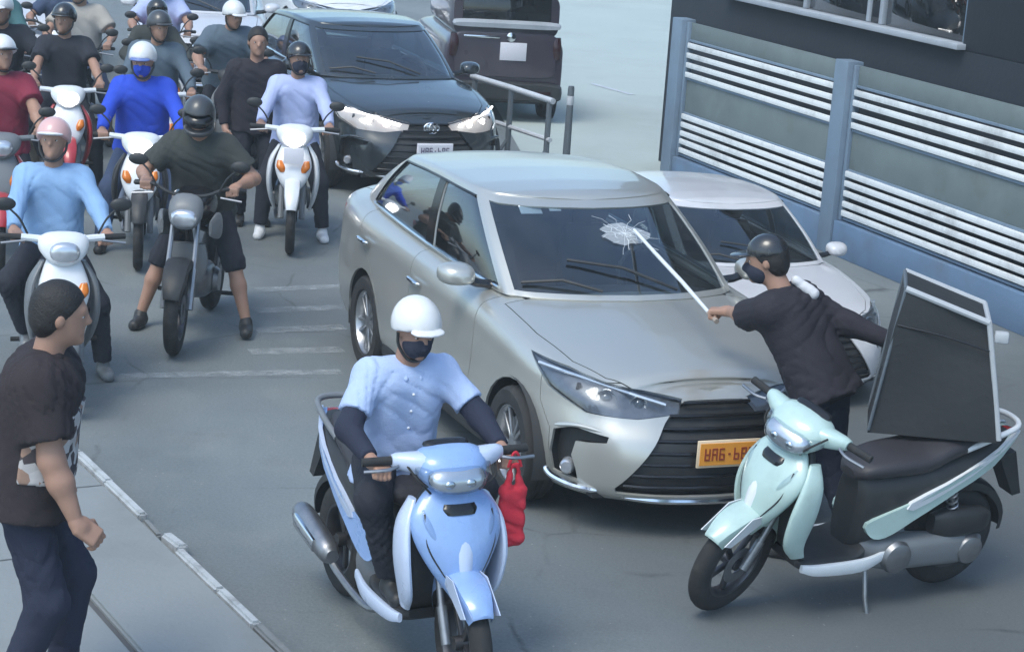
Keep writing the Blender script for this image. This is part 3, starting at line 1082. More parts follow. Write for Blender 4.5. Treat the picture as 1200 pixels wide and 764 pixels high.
    for (name, s), fs in groups.items():
        if name in ('headlight', 'fog_recess', 'grille', 'tail_lamp'):
            deep = {'headlight': -.028, 'fog_recess': -.05, 'grille': -.030, 'tail_lamp': -.004}[name]
            me = panel_from(bm, fs, sink=0, shift=deep)
            mm = {'headlight': 'lamp_housing', 'fog_recess': 'black_plastic', 'grille': 'black_plastic', 'tail_lamp': 'red_lens'}[name]
        else:
            me = panel_from(bm, fs)
            mm = paint
        me.transform(Matrix.Translation(ox))
        o = link(name, me, mm, car, True, 30)
        made[(name, s)] = o
        if name == 'headlight':
            cv = link('lens_cover', panel_from(bm, fs, sink=.012, shift=-.001), 'lens_clear', o, True, 60)
            cv.data.transform(Matrix.Translation(ox))
            for (x, y, z, r) in ((3.12, .55, .680, .050), (3.185, .40, .668, .040)):
                rot = Matrix.Rotation(R(22 * s), 4, 'Z')
                p = Matrix.Translation(Vector((x - .03, y * s, z)) + ox) @ rot
                bowl = lathe([(r * .25, -.03), (r * .7, -.012), (r, .012), (r * 1.08, .012), (r * 1.08, .0)], 20, 'X')
                bo = obj('lamp_bowl', xf(join(bowl), p), 'chrome', o)
                ln = obj('projector', xf(ellip((-.002, 0, 0), (.026, r * .72, r * .72), 16, 10), p), 'projector_glass' if s > 0 else 'projector_glass_right', o)
            # bright eyebrow strip along the upper edge
            st = catmull([(2.76, .785 * s, .79), (2.93, .675 * s, .772), (3.14, .45 * s, .722), (3.235, .29 * s, .683)], 6)
            st = [tuple(Vector(p) + ox + Vector((-.012, -.006 * s, -.003))) for p in st]
            obj('running_light', tube(st, .009, 8), 'running_strip', o)
            mdl = [tuple(Vector(p) + ox) for p in ((2.98, .66 * s, .685), (3.0, .66 * s, .74))]
            obj('lamp_divider', tube(mdl, .012, 8), 'gloss_black', o)
    # grille slats, chrome lips, plates
    gr = made[('grille', 0)]
    for k in range(8):
        z = .285 + k * .057
        wd = interp(z, [.25, .44, .60, .665, .71], [.52, .40, .29, .23, .12])
        xx = lambda y: interp(abs(y), [0, .2, .4, .57], [3.385, 3.375, 3.335, 3.25]) - interp(z, [.2, .3, .45, .52, .60, .70], [.03, .004, .016, .045, .085, .15]) - .018
        pts = [(xx(y) - 1.28, y, z) for y in np.linspace(-wd, wd, 13)]
        obj('slat', tube(pts, .010, 6), 'gloss_black', gr)
    def lip(name, pts, r, m, par=car):
        p = catmull(pts, 5)
        rr = np.full(len(p), r)
        rr[0] = rr[-1] = r * .45
        return obj(name, tube([tuple(Vector(q) + ox) for q in p], rr, 8), m, par)
    bump = made[('front_bumper', 0)]
    lip('chin_strip', [(3.235, -.50, .222), (3.315, -.30, .212), (3.345, 0, .208), (3.315, .30, .212), (3.235, .50, .222)], .017, 'chrome' if detail else paint, bump)
    for s in (1, -1):
        lip('corner_strip', [(3.18, .60 * s, .238), (3.09, .70 * s, .245), (2.99, .765 * s, .265), (2.94, .79 * s, .30)], .017, 'chrome' if detail else paint, bump)
        lip('fog_brow', [(3.21, .555 * s, .535), (3.11, .69 * s, .558), (3.00, .775 * s, .535)], .012, paint, bump)
        fl = Matrix.Translation(Vector((3.06, .72 * s, .33)) + ox) @ Matrix.Rotation(R(35 * s), 4, 'Z')
        obj('fog_lamp', xf(join(lathe([(.001, .012), (.028, .010), (.036, .0), (.040, -.01), (.040, -.05)], 18, 'X')), fl), 'lamp_reflector', made[('fog_recess', s)])
    pl = obj('licence_plate', box((3.388 - 1.28, 0, .470), (.012, .345, .140), .004), border, car)
    obj('plate_face', box((3.396 - 1.28, 0, .470), (.006, .318, .112)), plate_mat, pl)
    for k, seg in enumerate(('ab', 'abc', 'bd', '', 'abd', 'acd', 'bcd')):
        # worn strokes, no longer readable as particular signs
        y = .120 - k * .040
        st_ = [box((3.4005 - 1.28, y - .012, .470), (.004, .007, .062)), box((3.4005 - 1.28, y, .470), (.004, .024, .008))] if seg else [box((3.4005 - 1.28, y, .470), (.004, .012, .010))]
        if 'a' in seg: st_.append(box((3.4005 - 1.28, y + .002, .497), (.004, .021, .009)))
        if 'b' in seg: st_.append(box((3.4005 - 1.28, y + .002, .443), (.004, .021, .009)))
        if 'c' in seg: st_.append(box((3.4009 - 1.28, y + .011, .485), (.004, .007, .030)))
        if 'd' in seg: st_.append(box((3.4009 - 1.28, y + .011, .455), (.004, .007, .030)))
        obj('character', join(*st_), ink, pl)
    pr = obj('rear_plate', box((-1.075 - 1.28, 0, .70), (.016, .36, .20), .004), 'plate_white', car)
    obj('boot_handle', box((-1.062 - 1.28, 0, .835), (.03, .62, .03), .008), 'chrome', made[('boot_lid', 0)])
    obj('rear_valance', box((-1.065 - 1.28, 0, .30), (.03, 1.0, .13), .01), 'black_plastic', made[('rear_bumper', 0)])
    if emblem:
        em = [lathe([(.050, .0), (.058, .006), (.066, .0)], 28, 'X'), lathe([(.018, .0), (.025, .007), (.032, .0)], 20, 'X')]
        vv = [(xf(em[0], Matrix.Translation((3.262 - 1.28, 0, .655)) @ Matrix.Diagonal((1, 1.2, .85, 1)))), (xf(em[1], Matrix.Translation((3.264 - 1.28, 0, .655)) @ Matrix.Diagonal((1, .9, 1.6, 1))))]
        obj('emblem', join(*vv, box((3.256 - 1.28, 0, .655), (.006, .10, .06), .002)), 'chrome', car)
        obj('rear_emblem', lathe([(.001, 0), (.055, 0), (.06, .012)], 24, 'X', (-1.035 - 1.28, 0, .90)), 'chrome', made[('boot_lid', 0)])
    bm.free()
    # ---- greenhouse
    G = house_grid()
    V, F, RC = ring_mesh(G)
    hb = bmesh.new()
    vs = [hb.verts.new(p) for p in V]
    lay = hb.faces.layers.int.new('reg')
    names = ['roof', 'windshield', 'rear_window', 'window', 'window', 'window', 'window']
    RN = 4
    for f, (r, c) in zip(F, RC):
        try:
            q = hb.faces.new([vs[i] for i in f])
        except ValueError:
            continue
        s = 1 if c >= 0 else -1
        col = c if c >= 0 else -c - 1
        reg = 0
        if 1 * RN <= r < 5 * RN:
            if col < 3 * GN: reg = 1
            elif col >= 11 * GN: reg = 2
            elif 4 * GN <= col < 6 * GN: reg = 3 if s > 0 else 4
            elif 7 * GN <= col < 9 * GN: reg = 5 if s > 0 else 6
        q[lay] = reg
    bmesh.ops.remove_doubles(hb, verts=hb.verts, dist=1e-4)
    bmesh.ops.recalc_face_normals(hb, faces=hb.faces)
    if max(hb.faces, key=lambda f: f.calc_center_median().z).normal.z < 0:
        bmesh.ops.reverse_faces(hb, faces=hb.faces)
    hb.normal_update()
    for reg, nme in enumerate(names):
        fs = [f for f in hb.faces if f[lay] == reg]
        if reg == 0:
            me = panel_from(hb, fs, sink=.012)
        else:
            me = panel_from(hb, fs, sink=0, shift=-.006)
        me.transform(Matrix.Translation(ox))
        o = link(nme, me, paint if reg == 0 else (glassm if reg in (1, 2) else 'side_glass'), car, True, 50)
        if reg == 0:
            roof = o
        if reg == 1:
            ws = o
    # black pillars B and window trims
    for s in (1, -1):
        def gp(rc, cc, out=.004):
            p = Vector(G[rc][cc])
            return Vector((p.x - 1.28, (p.y + out) * s, p.z))
        q = []
        for rr in range(RN, 5 * RN + 1):
            q.append((gp(rr, 6 * GN), gp(rr, 7 * GN)))
        Vp = [tuple(x) for pr_ in q for x in pr_]
        Fp = [(2 * i, 2 * i + 1, 2 * i + 3, 2 * i + 2) for i in range(len(q) - 1)]
        obj('pillar_trim', (Vp, Fp), 'gloss_black', car)
        belt = [tuple(gp(RN, c_, .006)) for c_ in range(4 * GN, 9 * GN + 1, 2)]
        obj('belt_moulding', tube(belt, .009, 6), 'chrome' if detail else 'gloss_black', car)
        top = [tuple(gp(5 * RN, c_, .003)) for c_ in range(4 * GN, 9 * GN + 1, 2)] + [tuple(gp(r_, 9 * GN, .003)) for r_ in range(5 * RN - 1, RN, -2)]
        obj('window_seal', tube(top, .008, 6), 'gloss_black', car)
        # mirrors
        mrr = loft([(1.80 - 1.28 - .08, 1.02, .03, .02, .905 * s), (1.80 - 1.28 - .06, 1.025, .090, .056, .905 * s), (1.80 - 1.28, 1.025, .098, .060, .90 * s), (1.80 - 1.28 + .06, 1.02, .075, .045, .89 * s), (1.80 - 1.28 + .085, 1.015, .03, .02, .88 * s)], 20, 'X', 2.6)
        mo = obj('mirror', mrr, paint, car)
        obj('mirror_arm', tube([(1.80 - 1.28, .70 * s, .965), (1.80 - 1.28, .78 * s, .975), (1.80 - 1.28, .85 * s, 1.0)], .025, 8), 'gloss_black', mo)
        for nm2, x, z in (('front_door', 1.0, .80), ('rear_door', -.02, .825)):
            if (nm2, s) in made:
                h = obj('door_handle', loft([(x - 1.28 - .10, z, .004, .004, .868 * s), (x - 1.28 - .08, z, .014, .014, .876 * s), (x - 1.28 + .06, z, .014, .014, .880 * s), (x - 1.28 + .10, z, .004, .006, .866 * s)], 10, 'X', 2), 'chrome', made[(nm2, s)])
    # wipers, cowl, sticker
    obj('cowl_panel', box((2.10 - 1.28, 0, .915), (.20, 1.20, .03), .01, Matrix.Rotation(R(6), 3, 'Y')), 'black_plastic', car)
    wlen = (((2.16, .25), (1.93, -.32)), ((2.17, -.20), (1.98, -.70 + .10)))
    def wsz(x, y):
        b = np.array(G[RN:5 * RN + 1, :3 * GN + 1]).reshape(-1, 3)
        i = np.argmin((b[:, 0] - x) ** 2 + (b[:, 1] - abs(y)) ** 2)
        return b[i][2]
    for (a, b_) in wlen:
        pts = [(np.array(a) * (1 - t) + np.array(b_) * t) for t in (0, .5, 1)]
        obj('wiper', tube([(p[0] - 1.28 + .01, p[1], wsz(p[0], p[1]) + .02) for p in pts], .009, 6), 'black_plastic', car)
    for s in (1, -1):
        obj('shade_skirt', loft([(2.15 - 1.28, .235, .012, .030, .800 * s), (2.0 - 1.28, .225, .030, .045, .812 * s), (.5 - 1.28, .225, .030, .045, .812 * s), (.40 - 1.28, .235, .012, .030, .80 * s)], 12, 'X', 3), 'black_plastic', car)  # dark rocker trim, added to give the shading low on the sides
    # underbody, wells, cabin
    obj('underbody', join(box((1.15 - 1.28, 0, .22), (4.05, 1.25, .06), .02), box((1.28 - 1.28, 0, .23), (1.75, 1.58, .05), .02)), 'black_plastic', car)
    for x in (0, 2.55):
        for s in (1, -1):
            arc = [(x - 1.28 + .355 * math.cos(t), .30 + .355 * math.sin(t)) for t in np.linspace(R(-15), R(195), 18)]
            Vw = [(p, y, q) for p, q in arc for y in (.52 * s, .835 * s)]
            Fw = [(2 * i, 2 * i + 1, 2 * i + 3, 2 * i + 2) for i in range(17)]
            Vw += [(x - 1.28, .52 * s, .30)]
            Fw += [(2 * i, 2 * i + 2, len(Vw) - 1) for i in range(17)]
            obj('wheel_well', (Vw, Fw), 'interior', car)
    for x in (0, 2.55):
        for s in (1, -1):
            wheel(car, (x - 1.28, .755 * s, .300), s, .300, .185, 'alloy', 10, steer=R(steer) if x > 1 else 0.0)
    tub = [box((.72 - 1.28, 0, .34), (2.75, 1.36, .03)), box((.72 - 1.28, .70, .62), (2.6, .03, .58)), box((.72 - 1.28, -.70, .62), (2.6, .03, .58)), box((2.06 - 1.28, 0, .62), (.03, 1.3, .58)), box((-.58 - 1.28, 0, .80), (.40, 1.15, .30), .03)]
    cab = obj('cabin', join(*tub), 'interior', car)
    obj('dashboard', loft([(2.08 - 1.28, .86, .60, .07), (1.9 - 1.28, .86, .66, .085), (1.72 - 1.28, .83, .66, .10), (1.62 - 1.28, .78, .62, .06)], 20, 'X', 4), 'interior', cab)
    for s in (1, -1):
        sx, sy = 1.05 - 1.28, .36 * s
        st = obj('front_seat', join(loft([(.42, sx + .02, .24, .22, sy), (.50, sx + .02, .26, .24, sy), (.57, sx + .0, .25, .23, sy)], 16, 'Z', 4), loft([(.55, sx - .24, .07, .22, sy), (.8, sx - .30, .07, .23, sy), (1.06, sx - .37, .055, .18, sy)], 16, 'Z', 3)), 'seat_fabric', cab)
        obj('headrest', loft([(1.08, sx - .38, .04, .10, sy), (1.16, sx - .39, .05, .13, sy), (1.24, sx - .40, .035, .10, sy)], 14, 'Z', 2.6), 'seat_fabric', cab)
    obj('rear_bench', join(box((.15 - 1.28, 0, .50), (.5, 1.25, .2), .05), box((-.20 - 1.28, 0, .80), (.16, 1.25, .55), .06, Matrix.Rotation(R(-18), 3, 'Y'))), 'seat_fabric', cab)
    tor = [(math.cos(a) * .18, math.sin(a) * .18) for a in np.linspace(0, 2 * math.pi, 25)]
    obj('steering_wheel', tube([(1.55 - 1.28 - q * .42, .36 + p, .93 + q * .9) for p, q in tor], .014, 8), 'interior', cab)
    return car, made, G, ws

def copy_tree(o, parent, swap):
    c = o.copy()
    COL.objects.link(c)
    c.parent = parent
    if parent is not None:
        c.matrix_parent_inverse = o.matrix_parent_inverse
    if c.type == 'MESH':
        for i, sl in enumerate(c.material_slots):
            if sl.material and sl.material.name in swap:
                m_ = sl.material.name
                sl.link = 'OBJECT'
                sl.material = M[swap[m_]]
    for ch in list(o.children):
        copy_tree(ch, c, swap)
    return c

def sedan_copy(src, label, loc, yaw, swap, scale=1.0):
    c = copy_tree(src, None, swap)
    c.matrix_world = Matrix.Translation(Vector(loc)) @ Matrix.Rotation(R(yaw - 90), 4, 'Z') @ Matrix.Scale(scale, 4)
    return tag(c, label, 'car')

# ------------------------------------------------------------------ motorbikes
def bike_wheel(parent, name, c, rad, tw, mtx=None, rim='dark_alloy', spokes=5, fine=True):
    o = bpy.data.objects.new(name, None)
    o.empty_display_size = .1
    COL.objects.link(o)
    o.parent = parent
    o.matrix_local = (mtx if mtx is not None else Matrix.Identity(4)) @ Matrix.Translation(Vector(c))
    rr = rad - tw * 1.05
    n = 36 if fine else 24
    pr = [(rr, -tw * .42)] + [(rad - tw * .55 + tw * .55 * math.sin(t), -tw * .5 * math.cos(t)) for t in np.linspace(0, math.pi, 9)] + [(rr, tw * .42)]
    obj('tyre', lathe(pr, n), 'rubber', o, angle=60)
    parts = [lathe([(rr, -tw * .42), (rr - .012, -tw * .40), (rr - .022, -tw * .2), (rr - .022, tw * .2), (rr - .012, tw * .40), (rr, tw * .42)], n)]
    for k in range(spokes):
        m = Matrix.Rotation(2 * math.pi * k / spokes + .3, 4, 'Y')
        parts.append(xf(box(((rr + .02) / 2, 0, 0), (rr - .03, .022, .030), .005), m))
    parts.append(lathe([(.001, -tw * .5), (.03, -tw * .5), (.034, 0), (.03, tw * .5), (.001, tw * .5)], 16))
    obj('rim', join(*parts), rim, o)
    obj('brake_disc', lathe([(.045, tw * .45), (.095, tw * .45), (.095, tw * .50), (.045, tw * .50)], 24), 'steel', o)
    return o

def arc_guard(cx, cz, r, a0, a1, half_w, thick=.012, n=12, drop=.035):
    """mudguard: curved channel over a wheel"""
    V, F = [], []
    prof = [(-half_w, -drop), (-half_w * .92, -.008), (-half_w * .5, .004), (0, .008), (half_w * .5, .004), (half_w * .92, -.008), (half_w, -drop)]
    for i in range(n + 1):
        t = a0 + (a1 - a0) * i / n
        w = 1.0 - .35 * max(0, abs(2 * i / n - 1) - .6) / .4
        for y, d in prof:
            V.append((cx + (r + d) * math.cos(t), y * w, cz + (r + d) * math.sin(t)))
    m = len(prof)
    for i in range(n):
        for j in range(m - 1):
            F.append((i * m + j, i * m + j + 1, (i + 1) * m + j + 1, (i + 1) * m + j))
    k = len(V)
    V += [(x, y, z - thick) for x, y, z in V]
    F += [tuple(q + k for q in f[::-1]) for f in F]
    for i in range(n):
        for j in (0, m - 1):
            a, b = i * m + j, (i + 1) * m + j
            F.append((a, b, b + k, a + k))
    for j in range(m - 1):
        for i in (0, n):
            a, b = i * m + j, i * m + j + 1
            F.append((a, b, b + k, a + k))
    return V, F

def steer_matrix(head, rake, ang):
    ax = Vector((-math.sin(R(rake)), 0, math.cos(R(rake))))
    return Matrix.Translation(Vector(head)) @ Matrix.Rotation(R(ang), 4, ax) @ Matrix.Translation(-Vector(head))

def helix(a, b, r, turns, n=10):
    a, b = np.array(a), np.array(b)
    d = unit(b - a)
    u = unit(np.cross(d, (0, 1, .01)))
    w = np.cross(d, u)
    return [a + (b - a) * t + r * (math.cos(t * turns * 6.283) * u + math.sin(t * turns * 6.283) * w) for t in np.linspace(0, 1, turns * n + 1)]

def common_rear(b, rx, rad, det, muffler='steel'):
    if det:
        obj('shock_absorber', join(tube(helix((rx + .06, .115, rad + .06), (rx + .16, .13, .58), .026, 8), .006, 6), tube([(rx + .05, .115, rad + .03), (rx + .17, .13, .61)], .012, 8)), 'steel', b)
    ex = catmull([(.10, -.10, .22), (-.05, -.13, .17), (rx + .25, -.145, .22), (rx + .14, -.15, .28)], 5)
    eo = obj('exhaust_pipe', tube(ex, .017, 8), 'steel', b)
    obj('muffler', loft([(rx + .22, .275, .030, .030, -.155), (rx + .16, .29, .052, .055, -.16), (rx - .12, .35, .054, .058, -.165), (rx - .19, .365, .030, .034, -.165)], 16, 'X', 2.2), muffler, eo)
    obj('heat_shield', loft([(rx + .13, .300, .012, .03, -.212), (rx - .08, .345, .014, .034, -.218), (rx - .12, .353, .008, .02, -.214)], 10, 'X', 3), 'chrome', eo)

def scooter(label, loc, yaw, main='blue_plastic', trim='white_plastic', dark='black_plastic', steer=0.0, lean=0.0, lit=False, group=None, name='scooter', stand=False, accent=None, seat='vinyl', lamp=None, plate_on=False, mirrors=False, rail=None):
    b = thing(name, label, 'scooter', loc, yaw, group, lean)
    accent = accent or trim
    fx, rx, rad = .66, -.62, .270
    MS = steer_matrix((.42, 0, .90), 27, steer)
    st = lambda vf: xf(vf, MS)
    bike_wheel(b, 'front_wheel', (fx, 0, rad), rad, .085, MS)
    bike_wheel(b, 'rear_wheel', (rx, 0, rad), rad, .100)
    # fork, mudguard
    for s in (1, -1):
        obj('fork_leg', st(join(tube([(fx, .072 * s, rad), (fx - .07, .072 * s, rad + .14)], .022, 10), tube([(fx - .07, .072 * s, rad + .14), (fx - .135, .068 * s, rad + .28)], .016, 10))), 'steel', b)
    fg = obj('front_mudguard', st(arc_guard(fx, rad, rad + .035, R(42), R(165), .072, drop=.06)), main, b)
    for s in (1, -1):
        obj('mudguard_flash', st(plate([(fx + .165, rad + .175), (fx + .215, rad + .195), (fx + .06, rad + .30), (fx - .13, rad + .29), (fx - .03, rad + .255)], (.0725 * s, .0765 * s))), trim, fg)
    # front shield
    ap = obj('front_apron', loft([(.425, .615, .020, .022), (.49, .603, .050, .070), (.58, .582, .076, .135), (.69, .550, .086, .192), (.78, .518, .076, .198), (.85, .490, .060, .150), (.89, .476, .045, .100)], 36, 'Z', 1.75), main, b)
    for s in (1, -1):
        obj('apron_wing', loft([(.36, .44, .040, .012, .165 * s), (.45, .50, .060, .020, .195 * s), (.60, .500, .075, .022, .218 * s), (.74, .475, .060, .020, .210 * s), (.84, .45, .030, .012, .165 * s)], 16, 'Z', 2.5), accent, ap)
        obj('turn_signal', loft([(.665, .600, .010, .010, .085 * s), (.70, .590, .020, .022, .110 * s), (.76, .565, .020, .020, .138 * s), (.815, .530, .008, .008, .150 * s)], 14, 'Z', 2.0), 'amber_lens' if lamp is None else lamp, ap)
        obj('panel_seam', tube(catmull([(.640, .020 * s, .478), (.628, .095 * s, .575), (.596, .150 * s, .68), (.550, .150 * s, .80)], 5), .004, 6), dark, ap)
        obj('apron_decal', ([(.648 - abs(q) * .62, q * s + 0, z) for q, z in ((.045, .52), (.06, .53), (.125, .65), (.115, .655))], [(0, 1, 2, 3)]), trim, ap)
    obj('nose_garnish', loft([(.470, .640, .018, .012), (.54, .644, .024, .030), (.64, .630, .024, .046), (.74, .592, .022, .056), (.80, .560, .018, .060)], 18, 'Z', 1.8), trim, ap)
    obj('air_slot', loft([(.795, .560, .030, .070), (.815, .552, .030, .078), (.835, .542, .024, .070)], 14, 'Z', 3), 'gloss_black', ap)
    for s in (1, -1):
        obj('control_cable', tube(catmull([(.44, .20 * s, .985), (.52, .17 * s, .93), (.50, .10 * s, .86), (.46, .06 * s, .80)], 5), .005, 6), 'rubber', b)
    obj('leg_shield', loft([(.335, .385, .020, .155), (.42, .430, .028, .172), (.60, .455, .034, .180), (.78, .440, .030, .160), (.87, .425, .025, .105)], 24, 'Z', 3.2), dark, b)
    # floor, tunnel
    fl = obj('floorboard', loft([(.42, .315, .135, .022), (.36, .300, .165, .030), (.10, .290, .165, .032), (.02, .310, .150, .040)], 20, 'X', 5), dark, b)
    for s in (1, -1):
        obj('floor_edge', loft([(.40, .295, .010, .020, .165 * s), (.30, .280, .016, .030, .176 * s), (.05, .275, .016, .034, .176 * s), (-.10, .305, .010, .024, .160 * s)], 12, 'X', 3), trim, fl)
    # under-seat body and tail
    bd = obj('rear_body', loft([(.075, .50, .075, .195), (.02, .50, .120, .205), (-.15, .545, .150, .175), (-.35, .615, .155, .130), (-.55, .690, .140, .090), (-.72, .755, .105, .060), (-.84, .800, .050, .030)], 28, 'X', 2.8), dark, b)
    for s in (1, -1):
        q = [(.00, .40), (.03, .47), (-.12, .545), (-.38, .640), (-.62, .735), (-.85, .828), (-.865, .800), (-.70, .700), (-.48, .610), (-.22, .475), (-.08, .395)]
        yy = lambda x: interp(x, [-.9, -.84, -.72, -.55, -.35, -.15, .02, .08], [.045, .068, .118, .152, .166, .162, .138, .10])
        ol = catmull(q, 3, closed=True)
        n_ = len(ol)
        V_ = [(p[0], (yy(p[0]) + .004) * s, p[1]) for p in ol] + [(p[0], (yy(p[0]) - .03) * s, p[1]) for p in ol]
        cx_ = np.mean(ol, axis=0)
        F_ = [(i, (i + 1) % n_, n_ + (i + 1) % n_, n_ + i) for i in range(n_)]
        # strip the face in quads between the upper and lower edge
        up_ = [i for i in range(n_ // 2 + 1)]
        for i in range(n_ // 2):
            a_, c_ = i, i + 1
            d_, e_ = (n_ - i) % n_, (n_ - i - 1) % n_
            if len({a_, c_, d_, e_}) == 4:
                F_.append((a_, c_, e_, d_))
            elif len({a_, c_, e_}) == 3:
                F_.append((a_, c_, e_))
        obj('side_panel', (V_, F_), main if accent == trim else accent, b)
        fl_ = [(-.20, .535), (-.42, .628), (-.66, .735), (-.84, .806), (-.88, .842), (-.80, .822), (-.60, .740), (-.38, .655), (-.18, .575)]
        ol = catmull(fl_, 2, closed=True)
        obj('side_flash', ([(p[0], (yy(p[0]) + .010) * s, p[1]) for p in ol] + [(p[0], (yy(p[0]) - .01) * s, p[1]) for p in ol], [tuple(range(len(ol)))] + [(i, (i + 1) % len(ol), len(ol) + (i + 1) % len(ol), len(ol) + i) for i in range(len(ol))]), trim, b)
    obj('seat', loft([(.10, .690, .060, .022), (.05, .715, .110, .040), (-.10, .735, .140, .052), (-.28, .745, .148, .055), (-.42, .790, .138, .052), (-.60, .820, .112, .042), (-.72, .838, .060, .022)], 24, 'X', 2.8), seat, b)
    gr = catmull([(-.50, .120, .80), (-.66, .125, .852), (-.82, .095, .885), (-.86, 0, .892), (-.82, -.095, .885), (-.66, -.125, .852), (-.50, -.120, .80)], 5)
    obj('grab_rail', tube(gr, .015, 10), rail or trim, b)
    obj('tail_lamp', loft([(-.80, .790, .060, .030), (-.86, .800, .055, .032), (-.90, .806, .030, .018)], 16, 'X', 2.6), 'red_lens', b)
    obj('rear_mudguard', join(arc_guard(rx, rad, rad + .05, R(75), R(175), .065), plate([(-.80, .70), (-.90, .72), (-1.0, .48), (-.95, .47)], (-.05, .05))), dark, b)
    # engine, stand
    eng = obj('engine', join(loft([(.02, .30, .055, .060, .06), (-.12, .29, .085, .085, .09), (-.38, .285, .060, .085, .125), (-.62, .275, .050, .080, .125), (-.72, .275, .020, .045, .12)], 20, 'X', 3), loft([(.06, .26, .07, .07), (-.06, .30, .11, .10), (-.26, .31, .10, .09)], 16, 'X', 3)), 'grey_plastic', b)
    obj('variator_cover', lathe([(.001, .205), (.05, .205), (.075, .195), (.085, .17)], 24, 'Y', (-.16, 0, .29)), 'steel', eng)
    obj('clutch_cover', lathe([(.001, .198), (.045, .198), (.070, .188), (.078, .165)], 24, 'Y', (rx, 0, .275)), 'steel', eng)
    obj('air_box', loft([(-.38, .42, .03, .05, .12), (-.48, .42, .05, .075, .13), (-.66, .42, .05, .07, .13), (-.74, .41, .02, .04, .125)], 14, 'X', 3), dark, eng)
    common_rear(b, rx, rad, True)
    if stand:
        obj('side_stand', tube([(-.02, .12, .26), (.00, .20, .10), (-.02, .255, -.048)], .012, 8), 'steel', b)
    # handlebar
    cw = obj('handlebar_cowl', st(loft([(.575, .925, .028, .025), (.555, .935, .085, .055), (.515, .955, .135, .075), (.455, .980, .158, .072), (.395, .995, .140, .052), (.355, 1.0, .090, .026)], 28, 'X', 2.5)), main if accent == trim else accent, b)
    for s in (1, -1):
        obj('cowl_arm', st(loft([(.09 * s, .450, .980, .066, .052), (.16 * s, .438, .988, .054, .044), (.215 * s, .420, .994, .038, .034), (.24 * s, .412, .995, .026, .024)], 14, 'Y', 2.4)), main if accent != trim else trim, cw)
        obj('grip', st(tube([(.410, .235 * s, .995), (.395, .36 * s, .992)], .0185, 12)), 'rubber', cw)
        obj('brake_lever', st(tube(catmull([(.46, .225 * s, .985), (.475, .28 * s, .978), (.455, .37 * s, .972)], 4), .0075, 6)), 'steel', cw)
        if mirrors:
            mi = obj('mirror_stem', st(tube(catmull([(.43, .19 * s, 1.02), (.44, .24 * s, 1.10), (.43, .30 * s, 1.17)], 4), .0065, 6)), 'black_plastic', cw)
            obj('mirror', st(xf(ellip((0, 0, 0), (.020, .068, .042)), Matrix.Translation((.43, .325 * s, 1.195)) @ Matrix.Rotation(R(12 * s), 4, 'X'))), dark, mi)
        obj('indicator', st(loft([(.545, .945, .012, .018, .100 * s), (.535, .952, .030, .028, .112 * s), (.49, .968, .028, .024, .138 * s)], 12, 'X', 2.4)), 'lens_clear' if lamp else 'amber_lens', cw)
    hl = obj('headlamp', st(loft([(.592, .912, .020, .010), (.584, .922, .085, .030), (.552, .938, .118, .046), (.49, .955, .12, .045)], 24, 'X', 2.6)), 'lamp_reflector' if not lit else 'lamp_lit', cw)
    obj('headlamp_lens', st(loft([(.602, .912, .022, .013), (.594, .922, .090, .034), (.560, .939, .123, .050), (.50, .955, .122, .047)], 24, 'X', 2.6)), 'lens_clear', hl)
    for s in (1, -1):
        obj('bulb', st(ellip((.585, .045 * s, .928), (.012, .024, .018), 12, 8)), 'chrome' if not lit else 'lamp_lit', hl)
    obj('instrument_panel', st(loft([(.43, 1.035, .085, .016), (.39, 1.045, .10, .020), (.35, 1.03, .08, .012)], 16, 'X', 3)), 'gloss_black', cw)
    return b, MS

